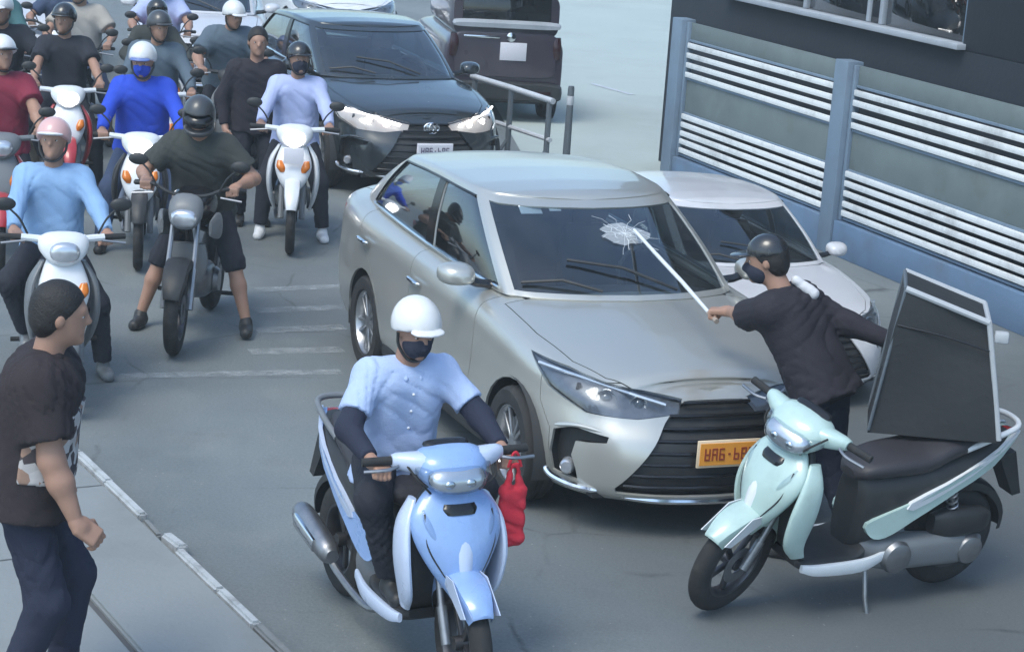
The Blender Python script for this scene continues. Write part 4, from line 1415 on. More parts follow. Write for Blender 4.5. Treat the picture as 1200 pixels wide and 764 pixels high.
def motorbike(label, loc, yaw, kind='underbone', main='red_plastic', trim='white_plastic', steer=0.0, lean=0.0, lit=True, group=None, plate_on=False, fine=True):
    """underbone (leg shields, low tank line) or naked (fuel tank, open frame)"""
    b = thing('motorbike', label, 'motorbike', loc, yaw, group, lean)
    fx, rx, rad, tw = (.64, -.60, .290, .075) if kind == 'underbone' else (.68, -.64, .305, .095)
    MS = steer_matrix((.40, 0, .90), 26, steer)
    st = lambda vf: xf(vf, MS)
    bike_wheel(b, 'front_wheel', (fx, 0, rad), rad, tw, MS, fine=fine)
    bike_wheel(b, 'rear_wheel', (rx, 0, rad), rad, tw + .015, fine=fine)
    for s in (1, -1):
        obj('fork_leg', st(join(tube([(fx, .085 * s, rad), (fx - .11, .085 * s, rad + .25)], .024, 8), tube([(fx - .11, .085 * s, rad + .25), (fx - .27, .080 * s, .90)], .017, 8))), 'steel' if kind == 'naked' else 'grey_plastic', b)
    obj('front_mudguard', st(arc_guard(fx, rad, rad + .03, R(25), R(165), tw * .85, drop=.05)), main if kind == 'underbone' else 'black_plastic', b)
    # front fairing and lamp
    if kind == 'underbone':
        ap = obj('front_fairing', loft([(.50, .56, .03, .05), (.58, .55, .06, .11), (.70, .51, .07, .15), (.82, .46, .06, .12), (.90, .43, .04, .08)], 20, 'Z', 2.6), trim, b)
        for s in (1, -1):
            obj('leg_shield', loft([(.30, .26, .050, .012, .145 * s), (.42, .36, .085, .020, .175 * s), (.58, .42, .095, .024, .195 * s), (.74, .43, .075, .022, .180 * s), (.86, .42, .030, .012, .120 * s)], 14, 'Z', 2.6), main, b)
            obj('turn_signal', loft([(.66, .575, .02, .02, .085 * s), (.70, .570, .03, .036, .10 * s), (.75, .545, .02, .02, .11 * s)], 12, 'Z', 2.4), 'amber_lens', ap)
        obj('frame', join(tube([(.42, 0, .80), (.20, 0, .52), (-.10, 0, .50), (-.45, 0, .68)], .045, 10), tube([(-.10, .09, .50), (rx, .10, rad)], .02, 8), tube([(-.10, -.09, .50), (rx, -.10, rad)], .02, 8)), 'black_plastic', b)
        obj('rear_body', loft([(.02, .60, .06, .10), (-.15, .62, .11, .11), (-.40, .68, .12, .085), (-.65, .74, .09, .055), (-.80, .785, .05, .03)], 22, 'X', 2.6), main, b)
        obj('seat', loft([(.12, .72, .05, .02), (.04, .745, .10, .04), (-.20, .755, .125, .05), (-.42, .79, .125, .045), (-.66, .815, .09, .03)], 20, 'X', 2.8), 'vinyl', b)
    else:
        obj('fuel_tank', loft([(.36, .86, .07, .06), (.28, .90, .13, .10), (.10, .91, .155, .115), (-.06, .86, .12, .09), (-.14, .82, .08, .05)], 22, 'X', 2.6), main, b)
        for s in (1, -1):
            obj('tank_shroud', loft([(.42, .80, .010, .05, .16 * s), (.30, .80, .028, .09, .185 * s), (.10, .76, .024, .075, .165 * s), (-.02, .74, .010, .04, .13 * s)], 14, 'X', 2.5), trim, b)
        obj('frame', join(tube([(.38, 0, .86), (.22, 0, .60), (.16, 0, .30)], .026, 8), tube([(.34, .05, .80), (-.12, .12, .66), (-.62, .09, .80)], .020, 8), tube([(.34, -.05, .80), (-.12, -.12, .66), (-.62, -.09, .80)], .020, 8), tube([(-.12, .12, .62), (rx, .11, rad)], .026, 8), tube([(-.12, -.12, .62), (rx, -.11, rad)], .026, 8)), 'black_plastic', b)
        obj('seat', loft([(-.05, .80, .09, .03), (-.15, .80, .13, .045), (-.35, .815, .13, .045), (-.62, .86, .09, .03), (-.74, .88, .04, .015)], 20, 'X', 2.8), 'vinyl', b)
        obj('tail', loft([(-.45, .78, .10, .05), (-.70, .83, .07, .05), (-.88, .88, .03, .025)], 16, 'X', 2.6), main, b)
        obj('radiator_guard', loft([(.42, .33, .03, .10), (.55, .34, .035, .14), (.68, .345, .03, .12)], 14, 'Z', 4), 'grey_plastic', b)
    eng = obj('engine', join(loft([(.22, .36, .06, .06), (.10, .36, .11, .11), (-.12, .35, .12, .12), (-.28, .36, .08, .08)], 18, 'X', 3), lathe([(.001, .15), (.08, .15), (.10, .12)], 20, 'Y', (-.08, 0, .34)), lathe([(.001, -.15), (.08, -.15), (.10, -.12)], 20, 'Y', (-.08, 0, .34))), 'steel' if kind == 'naked' else 'grey_plastic', b)
    for s in (1, -1):
        obj('footpeg', tube([(-.02, .12 * s, .27), (-.02, .26 * s, .27)], .015, 8), 'rubber', eng)
    common_rear(b, rx, rad, False)
    obj('rear_mudguard', arc_guard(rx, rad, rad + .05, R(60), R(170), .06), 'black_plastic', b)
    obj('tail_lamp', loft([(-.76, .78, .05, .03), (-.83, .79, .04, .025)], 12, 'X', 2.6), 'red_lens', b)
    # handlebar, lamp
    hz = .985 if kind == 'underbone' else 1.02
    if kind == 'underbone':
        cw = obj('handlebar_cowl', st(loft([(.53, .90, .06, .05), (.50, .93, .12, .075), (.44, .965, .15, .07), (.38, .985, .12, .04), (.35, .99, .07, .02)], 22, 'X', 2.5)), trim, b)
    else:
        cw = obj('handlebar', st(tube(catmull([(.30, .37, hz + .03), (.35, .24, hz + .04), (.38, .10, hz - .01), (.38, -.10, hz - .01), (.35, -.24, hz + .04), (.30, -.37, hz + .03)], 5), .012, 8)), 'black_plastic', b)
        obj('lamp_cowl', st(loft([(.55, .86, .07, .05), (.52, .89, .10, .085), (.45, .93, .115, .10), (.40, .96, .09, .06)], 18, 'X', 2.5)), trim, cw)
    lx = .555 if kind == 'underbone' else .575
    lz = .915 if kind == 'underbone' else .87
    hl = obj('headlamp', st(loft([(lx, lz, .035, .025), (lx - .012, lz + .005, .078, .052), (lx - .05, lz + .015, .09, .06), (lx - .09, lz + .02, .08, .05)], 18, 'X', 2.3)), 'lamp_lit' if lit else 'lamp_reflector', cw)
    for s in (1, -1):
        if kind == 'underbone':
            obj('handle_tube', st(tube([(.42, .10 * s, hz), (.40, .24 * s, hz + .01)], .022, 8)), trim, cw)
        obj('grip', st(tube([(.40 if kind == 'underbone' else .33, .24 * s, hz + (.01 if kind == 'underbone' else .04)), (.37 if kind == 'underbone' else .295, .365 * s, hz + .01 + (.0 if kind == 'underbone' else .02))], .018, 10)), 'rubber', cw)
        mi = obj('mirror_stem', st(tube(catmull([(.40, .20 * s, hz + .02), (.41, .25 * s, hz + .12), (.40, .31 * s, hz + .18)], 3), .0065, 6)), 'black_plastic', cw)
        obj('mirror', st(xf(ellip((0, 0, 0), (.02, .065, .04), 12, 8), Matrix.Translation((.40, .335 * s, hz + .205)))), 'black_plastic', mi)
        obj('brake_lever', st(tube([(.45, .22 * s, hz), (.45, .36 * s, hz - .015)], .008, 6)), 'steel', cw)
    if plate_on:
        obj('licence_plate', st(box((.62, 0, .80), (.008, .16, .13), .003)), 'plate_white', b)
    return b, MS

# ================================================================== the place
def road_material():
    m = bpy.data.materials.new('asphalt')
    m.use_nodes = True
    n, l = m.node_tree.nodes, m.node_tree.links
    b = n['Principled BSDF']
    tc = n.new('ShaderNodeTexCoord')
    def noise(sc, det=6, rough=.6):
        q = n.new('ShaderNodeTexNoise')
        q.inputs['Scale'].default_value = sc
        q.inputs['Detail'].default_value = det
        q.inputs['Roughness'].default_value = rough
        l.new(tc.outputs['Object'], q.inputs['Vector'])
        return q
    def ramp(src, a, c, lo=0., hi=1.):
        q = n.new('ShaderNodeMapRange')
        q.inputs[1].default_value, q.inputs[2].default_value = a, c
        q.inputs[3].default_value, q.inputs[4].default_value = lo, hi
        l.new(src, q.inputs[0])
        return q.outputs[0]
    def mixc(f, a, c):
        q = n.new('ShaderNodeMix')
        q.data_type = 'RGBA'
        l.new(f, q.inputs[0])
        for i, v in ((6, a), (7, c)):
            if hasattr(v, 'is_linked') or hasattr(v, 'links'):
                l.new(v, q.inputs[i])
            else:
                q.inputs[i].default_value = (*v, 1)
        return q.outputs[2]
    fine = noise(55, 3, .7)
    big = noise(.35, 4, .55)
    mid = noise(1.6, 6, .65)
    oil = noise(.9, 7, .7)
    base = mixc(ramp(big.outputs['Fac'], .35, .65), (.118, .137, .142), (.165, .187, .190))
    base = mixc(ramp(mid.outputs['Fac'], .5, .78, 0, .35), base, (.26, .275, .265))
    base = mixc(ramp(oil.outputs['Fac'], .56, .75, 0, .55), base, (.085, .094, .098))
    base = mixc(ramp(fine.outputs['Fac'], .35, .75, 0, .30), base, (.32, .33, .32))
    # darker asphalt towards the fence side: a patch with its own ragged edge
    sp = n.new('ShaderNodeSeparateXYZ')
    l.new(tc.outputs['Object'], sp.inputs[0])
    ma = n.new('ShaderNodeMath'); ma.operation = 'MULTIPLY_ADD'
    l.new(sp.outputs[1], ma.inputs[0]); ma.inputs[1].default_value = .42
    l.new(sp.outputs[0], ma.inputs[2])
    mb = n.new('ShaderNodeMath'); mb.operation = 'MULTIPLY_ADD'
    l.new(mid.outputs['Fac'], mb.inputs[0]); mb.inputs[1].default_value = 1.6
    l.new(ma.outputs[0], mb.inputs[2])
    far = n.new('ShaderNodeMath'); far.operation = 'LESS_THAN'
    l.new(sp.outputs[1], far.inputs[0]); far.inputs[1].default_value = 15.5
    pm = n.new('ShaderNodeMath'); pm.operation = 'MULTIPLY'
    l.new(ramp(mb.outputs[0], 4.6, 6.2, 0, .62), pm.inputs[0])
    l.new(ramp(sp.outputs[1], 13.5, 16.5, 1, 0), pm.inputs[1])
    base = mixc(pm.outputs[0], base, (.075, .084, .090))
    # hairline cracks that wander and stop
    wv = n.new('ShaderNodeTexNoise')
    wv.inputs['Scale'].default_value = 1.1
    wv.inputs['Detail'].default_value = 5
    l.new(tc.outputs['Object'], wv.inputs['Vector'])
    ad = n.new('ShaderNodeMix'); ad.data_type = 'VECTOR'; ad.inputs[0].default_value = .22
    l.new(tc.outputs['Object'], ad.inputs[4]); l.new(wv.outputs['Color'], ad.inputs[5])
    vo = n.new('ShaderNodeTexVoronoi'); vo.feature = 'DISTANCE_TO_EDGE'; vo.inputs['Scale'].default_value = .85
    l.new(ad.outputs[1], vo.inputs['Vector'])
    ck = n.new('ShaderNodeMath'); ck.operation = 'MULTIPLY'
    l.new(ramp(vo.outputs['Distance'], .0, .012, 1, 0), ck.inputs[0])
    l.new(ramp(oil.outputs['Fac'], .48, .60, 0, .75), ck.inputs[1])
    base = mixc(ck.outputs[0], base, (.045, .048, .05))
    # lighter, dustier wheel tracks along the road
    dr = n.new('ShaderNodeVectorMath'); dr.operation = 'DOT_PRODUCT'
    l.new(ad.outputs[1], dr.inputs[0]); dr.inputs[1].default_value = (.925, .38, 0)
    sn = n.new('ShaderNodeMath'); sn.operation = 'SINE'
    m3 = n.new('ShaderNodeMath'); m3.operation = 'MULTIPLY'; m3.inputs[1].default_value = 4.1
    l.new(dr.outputs['Value'], m3.inputs[0]); l.new(m3.outputs[0], sn.inputs[0])
    tr = n.new('ShaderNodeMath'); tr.operation = 'MULTIPLY'
    l.new(ramp(sn.outputs[0], .2, 1, 0, .30), tr.inputs[0]); l.new(ramp(big.outputs['Fac'], .35, .6, .3, 1), tr.inputs[1])
    base = mixc(tr.outputs[0], base, (.105, .115, .118))
    # small pale grit and leaf specks
    sv = n.new('ShaderNodeTexVoronoi'); sv.inputs['Scale'].default_value = 16
    l.new(tc.outputs['Object'], sv.inputs['Vector'])
    sg = n.new('ShaderNodeMath'); sg.operation = 'MULTIPLY'
    l.new(ramp(sv.outputs['Distance'], .05, .10, 1, 0), sg.inputs[0]); l.new(ramp(mid.outputs['Fac'], .52, .60, 0, .7), sg.inputs[1])
    base = mixc(sg.outputs[0], base, (.38, .37, .33))
    l.new(base, b.inputs['Base Color'])
    l.new(ramp(mid.outputs['Fac'], .3, .7, .62, .85), b.inputs['Roughness'])
    bp = n.new('ShaderNodeBump')
    bp.inputs['Strength'].default_value = .5
    bp.inputs['Distance'].default_value = .008
    l.new(fine.outputs['Fac'], bp.inputs['Height'])
    l.new(bp.outputs[0], b.inputs['Normal'])
    return m

M['asphalt'] = road_material()

def worn_mat():
    """road paint rubbed away in patches: where it is gone the asphalt below shows"""
    m = mat('worn_line_paint', (.46, .49, .50), .8, var=.15, scale=9, bump=.2, bscale=60)
    n, l = m.node_tree.nodes, m.node_tree.links
    tc = n.new('ShaderNodeTexCoord')
    nz = n.new('ShaderNodeTexNoise')
    nz.inputs['Scale'].default_value = 9
    nz.inputs['Detail'].default_value = 9
    nz.inputs['Roughness'].default_value = .75
    l.new(tc.outputs['Object'], nz.inputs['Vector'])
    mr = n.new('ShaderNodeMapRange')
    mr.inputs[1].default_value, mr.inputs[2].default_value = .42, .62
    mr.inputs[3].default_value, mr.inputs[4].default_value = .08, .52
    l.new(nz.outputs['Fac'], mr.inputs[0])
    l.new(mr.outputs[0], n['Principled BSDF'].inputs['Alpha'])
    return m
mk('concrete', (.235, .25, .25), .85, var=.16, scale=1.4, bump=.3, bscale=40, dirt=.35, coords='Object')
mk('carriageway_pale', (.40, .455, .43), .8, var=.12, scale=.5, bump=.2, bscale=20, dirt=.25)
mk('kerb_paint', (.43, .45, .46), .8, var=.2, scale=9, bump=.4, bscale=40, dirt=.85)
mk('kerb_bare', (.20, .21, .21), .9, var=.25, scale=8, bump=.5, bscale=40, dirt=.6)
mk('worn_paint', (.29, .32, .32), .8, var=.22, scale=7, bump=.2, bscale=60)
M['worn_paint'] = worn_mat() if 'worn_mat' in globals() else M['worn_paint']
mk('joint_dark', (.10, .10, .10), .95, var=.3, scale=6)

def sheet(name, pts, z, m):
    o = obj(name, ([(p[0], p[1], z) for p in pts], [tuple(range(len(pts)))]), m, None, smooth=False)
    tag(o, None, None, kind='structure')
    return o

road = sheet('road', [(-150, -150), (150, -150), (150, 150), (-150, 150)], 0, 'asphalt')

# paler sheet of carriageway beyond the barrier, up to the foot of the fence
sheet('far_carriageway', [(.30, 19.2), (2.1, 19.2), (1.35, 21.4), (2.2, 23.0), (60, 110), (-4.0, 110), (-.5, 27.0)], .004, 'carriageway_pale')

# painted lines, worn
def line_px(u0, v0, u1, v1, half):
    a, b = ground_at(u0, v0)[:2], ground_at(u1, v1)[:2]
    n = np.array([-(b - a)[1], (b - a)[0]])
    n = n / np.linalg.norm(n) * half
    return [a + n, a - n, b - n, b + n]
for q in ((142, 441, 400, 436, .06), (292, 413, 402, 410, .075), (300, 388, 404, 384, .075), (300, 365, 404, 360, .07), (300, 340, 404, 336, .07)):
    sheet('road_marking', line_px(*q), .004, 'worn_paint')
sheet('road_marking', line_px(694, 99, 741, 112, .05), .009, 'barrier_white')

# pavement with kerb stones
KD = np.array([.5, -.866])                      # kerb direction, towards the camera
KN = np.array([-.866, -.5])                     # towards the pavement
K0 = np.array([-.80, 8.06])
pave = bpy.data.objects.new('pavement', None)
COL.objects.link(pave)
tag(pave, None, None, kind='structure')
rnd = random.Random(4)
def slab(s0, s1, w0, w1, top, m, name, parent, tilt=0.0, bot=-.05):
    c = [K0 + KD * s + KN * w for s, w in ((s0, w0), (s1, w0), (s1, w1), (s0, w1))]
    tz = [top + tilt * k for k in (1, -1, -1, 1)]
    V = [(p[0], p[1], bot) for p in c] + [(p[0], p[1], z) for p, z in zip(c, tz)]
    bmq = bmesh.new()
    vs = [bmq.verts.new(v) for v in V]
    for f in ((3, 2, 1, 0), (4, 5, 6, 7), (0, 1, 5, 4), (1, 2, 6, 5), (2, 3, 7, 6), (3, 0, 4, 7)):
        bmq.faces.new([vs[i] for i in f])
    bmesh.ops.bevel(bmq, geom=[e for e in bmq.edges if max(v.co.z for v in e.verts) > 0], offset=.012, segments=2, affect='EDGES')
    me = bpy.data.meshes.new(name)
    bmq.to_mesh(me)
    bmq.free()
    return link(name, me, m, parent, True, 35)
for i in range(-6, 10):
    s = i * 2.4
    slab(s + .004, s + 2.396, .062, .60, .056 + rnd.uniform(-.003, .003), 'concrete', 'paving_slab', pave)
    slab(s + .9 + .004, s + 3.3 - .004, .635, 2.6, .058 + rnd.uniform(-.003, .003), 'concrete', 'paving_slab', pave)
    slab(s + .4 + .004, s + 2.8 - .004, 2.61, 6.5, .058 + rnd.uniform(-.003, .003), 'concrete', 'paving_slab', pave)
base = slab(-16, 24, .056, 7, .034, 'joint_dark', 'pavement_bed', pave)
kerb = bpy.data.objects.new('kerb', None)
COL.objects.link(kerb)
tag(kerb, None, None, kind='structure')
edge = -16.0
tz_ = .064
while edge < 14:
    ln = rnd.uniform(.42, .56)
    broken = -2.05 < edge + ln / 2 < -1.25
    m_ = 'kerb_paint' if rnd.random() < .85 else 'kerb_bare'
    if -2.9 < edge < -2.1: m_ = 'kerb_paint'
    if broken:
        # a crumbled stone: two short lumps out of line with a hole between
        slab(edge + .02, edge + ln * .45, .005, .05, .040, 'kerb_bare', 'kerb_stone', kerb, tilt=.006)
        slab(edge + ln * .5, edge + ln * .95, -.03, .03, .060, 'kerb_paint', 'kerb_stone', kerb, tilt=-.008)
    else:
        j = rnd.uniform(-.008, .008)
        slab(edge + .002, edge + ln - .002, 0 + j * .4, .052 + j * .4, tz_ + rnd.uniform(-.004, .004), m_, 'kerb_stone', kerb)
    edge += ln

# ------------------------------------------------------------------ louvred fence and the dark building behind it
FD, FNn, F0 = np.array([.38, -.925]), np.array([.925, .38]), np.array([1.54, 21.1])
def fence_pt(s, off, z):
    p = F0 + FD * s + FNn * off
    return (p[0], p[1], z)
FROT = Matrix.Rotation(math.atan2(FD[1], FD[0]), 4, 'Z')
def along(s0, s1, off, z, depth, height, bev=.004, tilt=0.0):
    c = fence_pt((s0 + s1) / 2, off, z)
    return xf(box((0, 0, 0), (abs(s1 - s0), depth, height), bev), Matrix.Translation(Vector(c)) @ FROT @ Matrix.Rotation(R(tilt), 4, 'Y'))

fence = bpy.data.objects.new('louvred_fence', None)
COL.objects.link(fence)
tag(fence, 'steel fence with white louvre slats and grey posts in front of dark building', 'fence')
def fpart(name, vf, m):
    return obj(name, vf, m, fence)
BAY = 3.3
for k in range(4):
    s = k * BAY
    fpart('post', along(s - .11, s + .11, 0, .855, .16, 1.71, .008), 'fence_steel')
    if k == 3:
        break
    a, b = s + .115, s + BAY - .115
    fpart('plinth', along(a, b, .01, .155, .14, .31, .008), 'plinth_blue')
    fpart('middle_sheet', along(a, b, .02, .94, .02, .36, .003), 'fence_sheet')
    fpart('top_sheet', along(a, b, .02, 1.60, .02, .17, .003), 'fence_sheet')
    for q in (a + .025, b - .025):
        fpart('frame_stile', along(q - .022, q + .022, 0, 1.0, .05, 1.37, .004), 'fence_steel')
    for z in (.335, .765, 1.118, 1.505):
        fpart('frame_rail', along(a + .05, b - .05, .012, z - .0, .035, .022, .003), 'fence_steel')
    for z in [.385 + .087 * i for i in range(5)] + [1.160 + .098 * i for i in range(4)]:
        sl = along(a + .05, b - .05, -.012 + rnd.uniform(-.003, .003), z + rnd.uniform(-.003, .003), .030, .052, .006, tilt=rnd.uniform(-.16, .16))
        fpart('louvre_slat', sl, 'rail_white')

bld = bpy.data.objects.new('dark_building', None)
COL.objects.link(bld)
tag(bld, 'dark blue-grey rendered building with pale window ledge behind the louvred fence', 'building')
def bpart(name, vf, m):
    return obj(name, vf, m, bld)
WO = .50                                                 # wall face stands half a metre behind the fence
def wallbox(s0, s1, z0, z1, o0, o1):
    return along(s0, s1, (o0 + o1) / 2, (z0 + z1) / 2, abs(o1 - o0), z1 - z0, .006)
w0, w1 = .1, 4.25                                        # window band
bpart('wall', wallbox(-1.35, 14, 0, 1.93, WO, WO + .3), 'dark_render')
bpart('wall', wallbox(-1.35, w0, 1.934, 7, WO, WO + .3), 'dark_render')
bpart('wall', wallbox(w1, 14, 1.934, 7, WO, WO + .3), 'dark_render')
bpart('wall', wallbox(w0 + .004, w1 - .004, 3.3, 7, WO, WO + .3), 'dark_render')
bpart('side_wall', along(-1.35, -1.05, WO + 3.3, 3.5, 6.0, 7.0, .006), 'dark_render')
bpart('flat_roof', wallbox(-1.4, 14, 7.004, 7.2, WO - .1, WO + 6.4), 'dark_render')
bpart('window_ledge', wallbox(w0 - .1, w1 + .05, 1.935, 1.985, WO - .09, WO + .12), 'ledge')
bpart('window_head', wallbox(w0, w1, 3.24, 3.298, WO - .03, WO + .12), 'ledge')
ns = 3
for k in range(ns + 1):
    s = w0 + (w1 - w0) * k / ns
    if k == 0: s += .03
    if k == ns: s -= .03
    win = bpart('window_mullion', wallbox(s - .03, s + .03, 1.99, 3.236, WO + .03, WO + .10), 'ledge' if k in (1, 2) else 'fence_steel')
win = bpart('window_mullion', wallbox(2.62, 2.67, 1.99, 3.236, WO + .03, WO + .10), 'ledge')
for k in range(ns):
    s = w0 + (w1 - w0) * k / ns
    bpart('window_pane', wallbox(s + .062, s + (w1 - w0) / ns - .062, 1.99, 3.236, WO + .055, WO + .063), 'dark_window')
bpart('room_back', wallbox(w0, w1, 1.94, 3.29, WO + .9, WO + .95), 'dark_render')


# ------------------------------------------------------------------ cars
CY = 21.9
silver, S_made, S_G, S_ws = sedan('silver sedan with yellow-orange plate, a pale stick lying across its windscreen', (.335, 12.06, 0), CY, 'silver_paint', scale=1.035)
no_ink = dict(plate_yellow='plate_white', plate_border='plate_white', plate_ink='plate_ink_dark')
dark_car = sedan_copy(silver, 'charcoal sedan with lit headlights, white badge and white plate', (-1.68, 21.1, 0), 22.6, dict(no_ink, silver_paint='charcoal_paint', projector_glass='lamp_lit', projector_glass_right='lamp_warm', running_strip='lamp_lit', lamp_housing='lamp_glow'), scale=1.04)
pearl = dict(no_ink, silver_paint='pearl_paint')
white = dict(no_ink, silver_paint='white_paint')
sedan_copy(silver, 'pale silver-white sedan waiting behind the rider in vivid blue', (-4.30, 26.6, 0), 9, pearl)
sedan_copy(silver, 'white sedan behind the charcoal sedan, only its hood in view', (-3.25, 32.2, 0), 16, white)
sedan_copy(silver, 'dusty white sedan behind the crowd of motorbikes', (-6.75, 26.9, 0), 12, pearl)
sedan_copy(silver, 'compact low off-white car between the silver sedan and the louvred fence', (1.43, 14.2, 0), 20, pearl, scale=.78)

for o_ in [c for c in silver.children if c.name.startswith('emblem')]:
    bpy.data.objects.remove(o_)            # the silver car carries no badge
# papers behind the windscreen
obj('inspection_sticker', xf(box((0, 0, 0), (.004, .13, .085), .001), Matrix.Translation((1.455 - 1.28, -.36, 1.315)) @ Matrix.Rotation(R(-58), 4, 'Y')), 'paper_white', S_ws)
obj('inspection_sticker', xf(box((0, 0, 0), (.004, .07, .06), .001), Matrix.Translation((1.47 - 1.28, -.22, 1.325)) @ Matrix.Rotation(R(-58), 4, 'Y')), 'paper_white', S_ws)
# small dark van seen from behind
def van(label, loc, yaw):
    v = thing('small_van', label, 'van', loc, yaw, scale=.9)
    bd = obj('body', loft([(1.72, .62, .60, .22), (1.60, .66, .72, .36), (1.0, .70, .80, .44), (0, .72, .82, .46), (-1.3, .72, .82, .46), (-1.62, .72, .80, .45), (-1.66, .72, .76, .42)], 40, 'X', 6), 'maroon_paint', v)
    cabn = obj('cabin_top', loft([(.95, 1.28, .62, .14), (.5, 1.40, .70, .28), (-.4, 1.44, .74, .34), (-1.35, 1.43, .74, .34), (-1.60, 1.42, .72, .31)], 40, 'X', 5), 'maroon_paint', v)
    obj('rear_window', xf(box((0, 0, 0), (.02, 1.20, .40), .06), Matrix.Translation((-1.605, 0, 1.52)) @ Matrix.Rotation(R(5), 4, 'Y')), 'dark_window', cabn)
    obj('spoiler', box((-1.62, 0, 1.80), (.22, 1.30, .035), .012), 'maroon_paint', cabn)
    obj('window_ledge', loft([(-1.55, 1.30, .72, .045), (-1.66, 1.305, .74, .055), (-1.72, 1.29, .72, .03)], 20, 'X', 5), 'ledge', v)  # pale colour stands in for the sky reflected on the ledge
    for s in (1, -1):
        obj('tail_lamp', loft([(.86, -1.64, .05, .05, .71 * s), (1.02, -1.66, .05, .06, .70 * s), (1.16, -1.64, .04, .05, .70 * s)], 14, 'Z', 4), 'dark_red_lens', v)
        obj('reflector', box((-1.79, .52 * s, .42), (.012, .22, .04), .004), 'dark_red_lens', v)
        for x in (1.05, -1.05):
            wheel(v, (x, .72 * s, .29), s, .29, .17, 'steel', 8)
        obj('wheel_arch', lathe([(.30, .80 * s), (.35, .815 * s), (.36, .80 * s)], 30, 'Y', (-1.05, 0, .32)), 'black_plastic', v)
    gt = obj('tailgate', loft([(-1.60, .90, .70, .30), (-1.675, .90, .70, .30), (-1.685, .90, .67, .27)], 28, 'X', 9), 'maroon_paint', v)
    obj('licence_plate', box((-1.694, -.10, .95), (.012, .36, .24), .004), 'plate_white', gt)
    obj('badge', xf(lathe([(.001, -.01), (.05, -.008), (.062, 0)], 22, 'X'), Matrix.Translation((-1.70, -.06, 1.14))), 'chrome', gt)
    obj('gate_handle', box((-1.70, .34, 1.135), (.03, .50, .035), .01), 'chrome', gt)
    obj('bumper', loft([(-1.55, .42, .80, .12), (-1.72, .42, .80, .13), (-1.78, .42, .76, .10)], 24, 'X', 6), 'black_plastic', v)
    obj('underbody', box((0, 0, .28), (3.0, 1.3, .10), .02), 'black_plastic', v)
    return v
van('dark maroon small van seen from behind with white plate and pale window ledge', (-.62, 26.2, 0), 192)

# road barrier and bollard
ba = bpy.data.objects.new('road_barrier', None)
COL.objects.link(ba)
A_, B_ = np.array([-.62, 22.25]), np.array([.26, 20.85])
tag(ba, 'low barrier with white top rail beside the charcoal sedan', 'barrier')
obj('top_rail', tube([(*A_, .83), (*(A_ * .5 + B_ * .5), .82), (*B_, .80)], .032, 10), 'barrier_white', ba)
obj('lower_rail', tube([(*A_, .42), (*B_, .40)], .025, 8), 'barrier_white', ba)
for t in (.04, .5, .96):
    p = A_ + (B_ - A_) * t
    obj('post', join(tube([(*p, 0), (*p, .80)], .03, 8), tube([(p[0] - .16, p[1] - .1, .01), (*p, .30)], .018, 6), box((*p, .012), (.26, .22, .024), .006)), 'post_dark', ba)
bo = bpy.data.objects.new('bollard', None)
COL.objects.link(bo)
p = ground_at(663, 190)
tag(bo, 'slim dark grey bollard standing alone on the pale carriageway', 'bollard')
bo.location = (p[0], p[1], 0)
obj('shaft', lathe([(.001, .0), (.10, .0), (.10, .03), (.042, .05), (.038, .5), (.035, .80), (.03, .825), (.001, .83)], 20, 'Z'), 'post_dark', bo)
obj('band', lathe([(.0365, .62), (.0395, .63), (.0395, .71), (.0365, .72)], 20, 'Z'), 'barrier_white', bo)

# ------------------------------------------------------------------ helpers for riders
def w2l(loc, yaw, p):
    mt = Matrix.Translation(Vector(loc)) @ Matrix.Rotation(R(yaw - 90), 4, 'Z')
    return np.array(mt.inverted() @ Vector(p))

def grips(MS, g):
    return [np.array(MS @ Vector((g[0], g[1] * s, g[2]))) + np.array([-.055, 0, .018]) for s in (1, -1)]

def front_loc(u, v, z, yaw, x):
    """place a bike so that the point x ahead of its middle, at height z, is seen at this pixel"""
    g = ground_at(u, v, z)
    return (g[0] - x * math.sin(R(yaw)), g[1] + x * math.cos(R(yaw)), 0)

# ------------------------------------------------------------------ front rider on the blue scooter
YB, LB = 27, (-.415, 8.42, 0)
sc_b, MSb = scooter('pale blue scooter ridden by person in plain white helmet, red bag on its handlebar', LB, YB, 'blue_plastic', 'silverblue_plastic', 'black_plastic', steer=-5, lamp='lens_clear', rail='grey_plastic')
rb, JB = person('person in plain white helmet, dark mask and pale blue shirt on the pale blue scooter', LB, YB, pelvis=(-.14, 0, .83), lean=10, hands=grips(MSb, (.40, .30, .995)), curl=(1, 1), hand_dir=((1, -.12, -.1), (1, .12, -.1)),
       feet=[(.20, .13, .405), (.20, -.13, .405)], knee=((.8, .5, .6), (.8, -.5, .6)), head=(3, -14), scale=.955, girth=.9,
       wear=dict(shirt='shirt_paleblue', sleeve='short', under='navy_cloth', trousers='dark_cloth', helmet='helmet_white', mask='mask_dark', collar='shirt_paleblue', buttons='paper_white'), vox=.010, hv=.005)
# red bag hanging at the left grip
bagm = Matrix.Translation(Vector(LB)) @ Matrix.Rotation(R(YB - 90), 4, 'Z')
gp_ = bagm @ (MSb @ Vector((.43, .25, .985)))
rbag = thing('shopping_bag', 'bright red bag hanging from the pale blue scooter handlebar', 'bag', (gp_.x + .045, gp_.y + .02, gp_.z - .36), YB)
bs = sdf_mesh([rbx((0, 0, .09), (.006, .040, .105), None, .022), cap((0, .035, .19), (0, .012, .31), .022, .010), cap((0, -.035, .19), (0, -.012, .31), .022, .010), cap((.008, .03, -.02), (.004, -.035, -.03), .026, .022)], .007, k=.025, wrinkle=.006, wfreq=60)
sdf_obj('bag_body', 'red_cloth', rbag, [bs])
obj('bag_handle', tube(catmull([(0, .03, .30), (0, .01, .355), (0, -.01, .358), (0, -.03, .30)], 4), .007, 6), 'red_cloth', rbag)
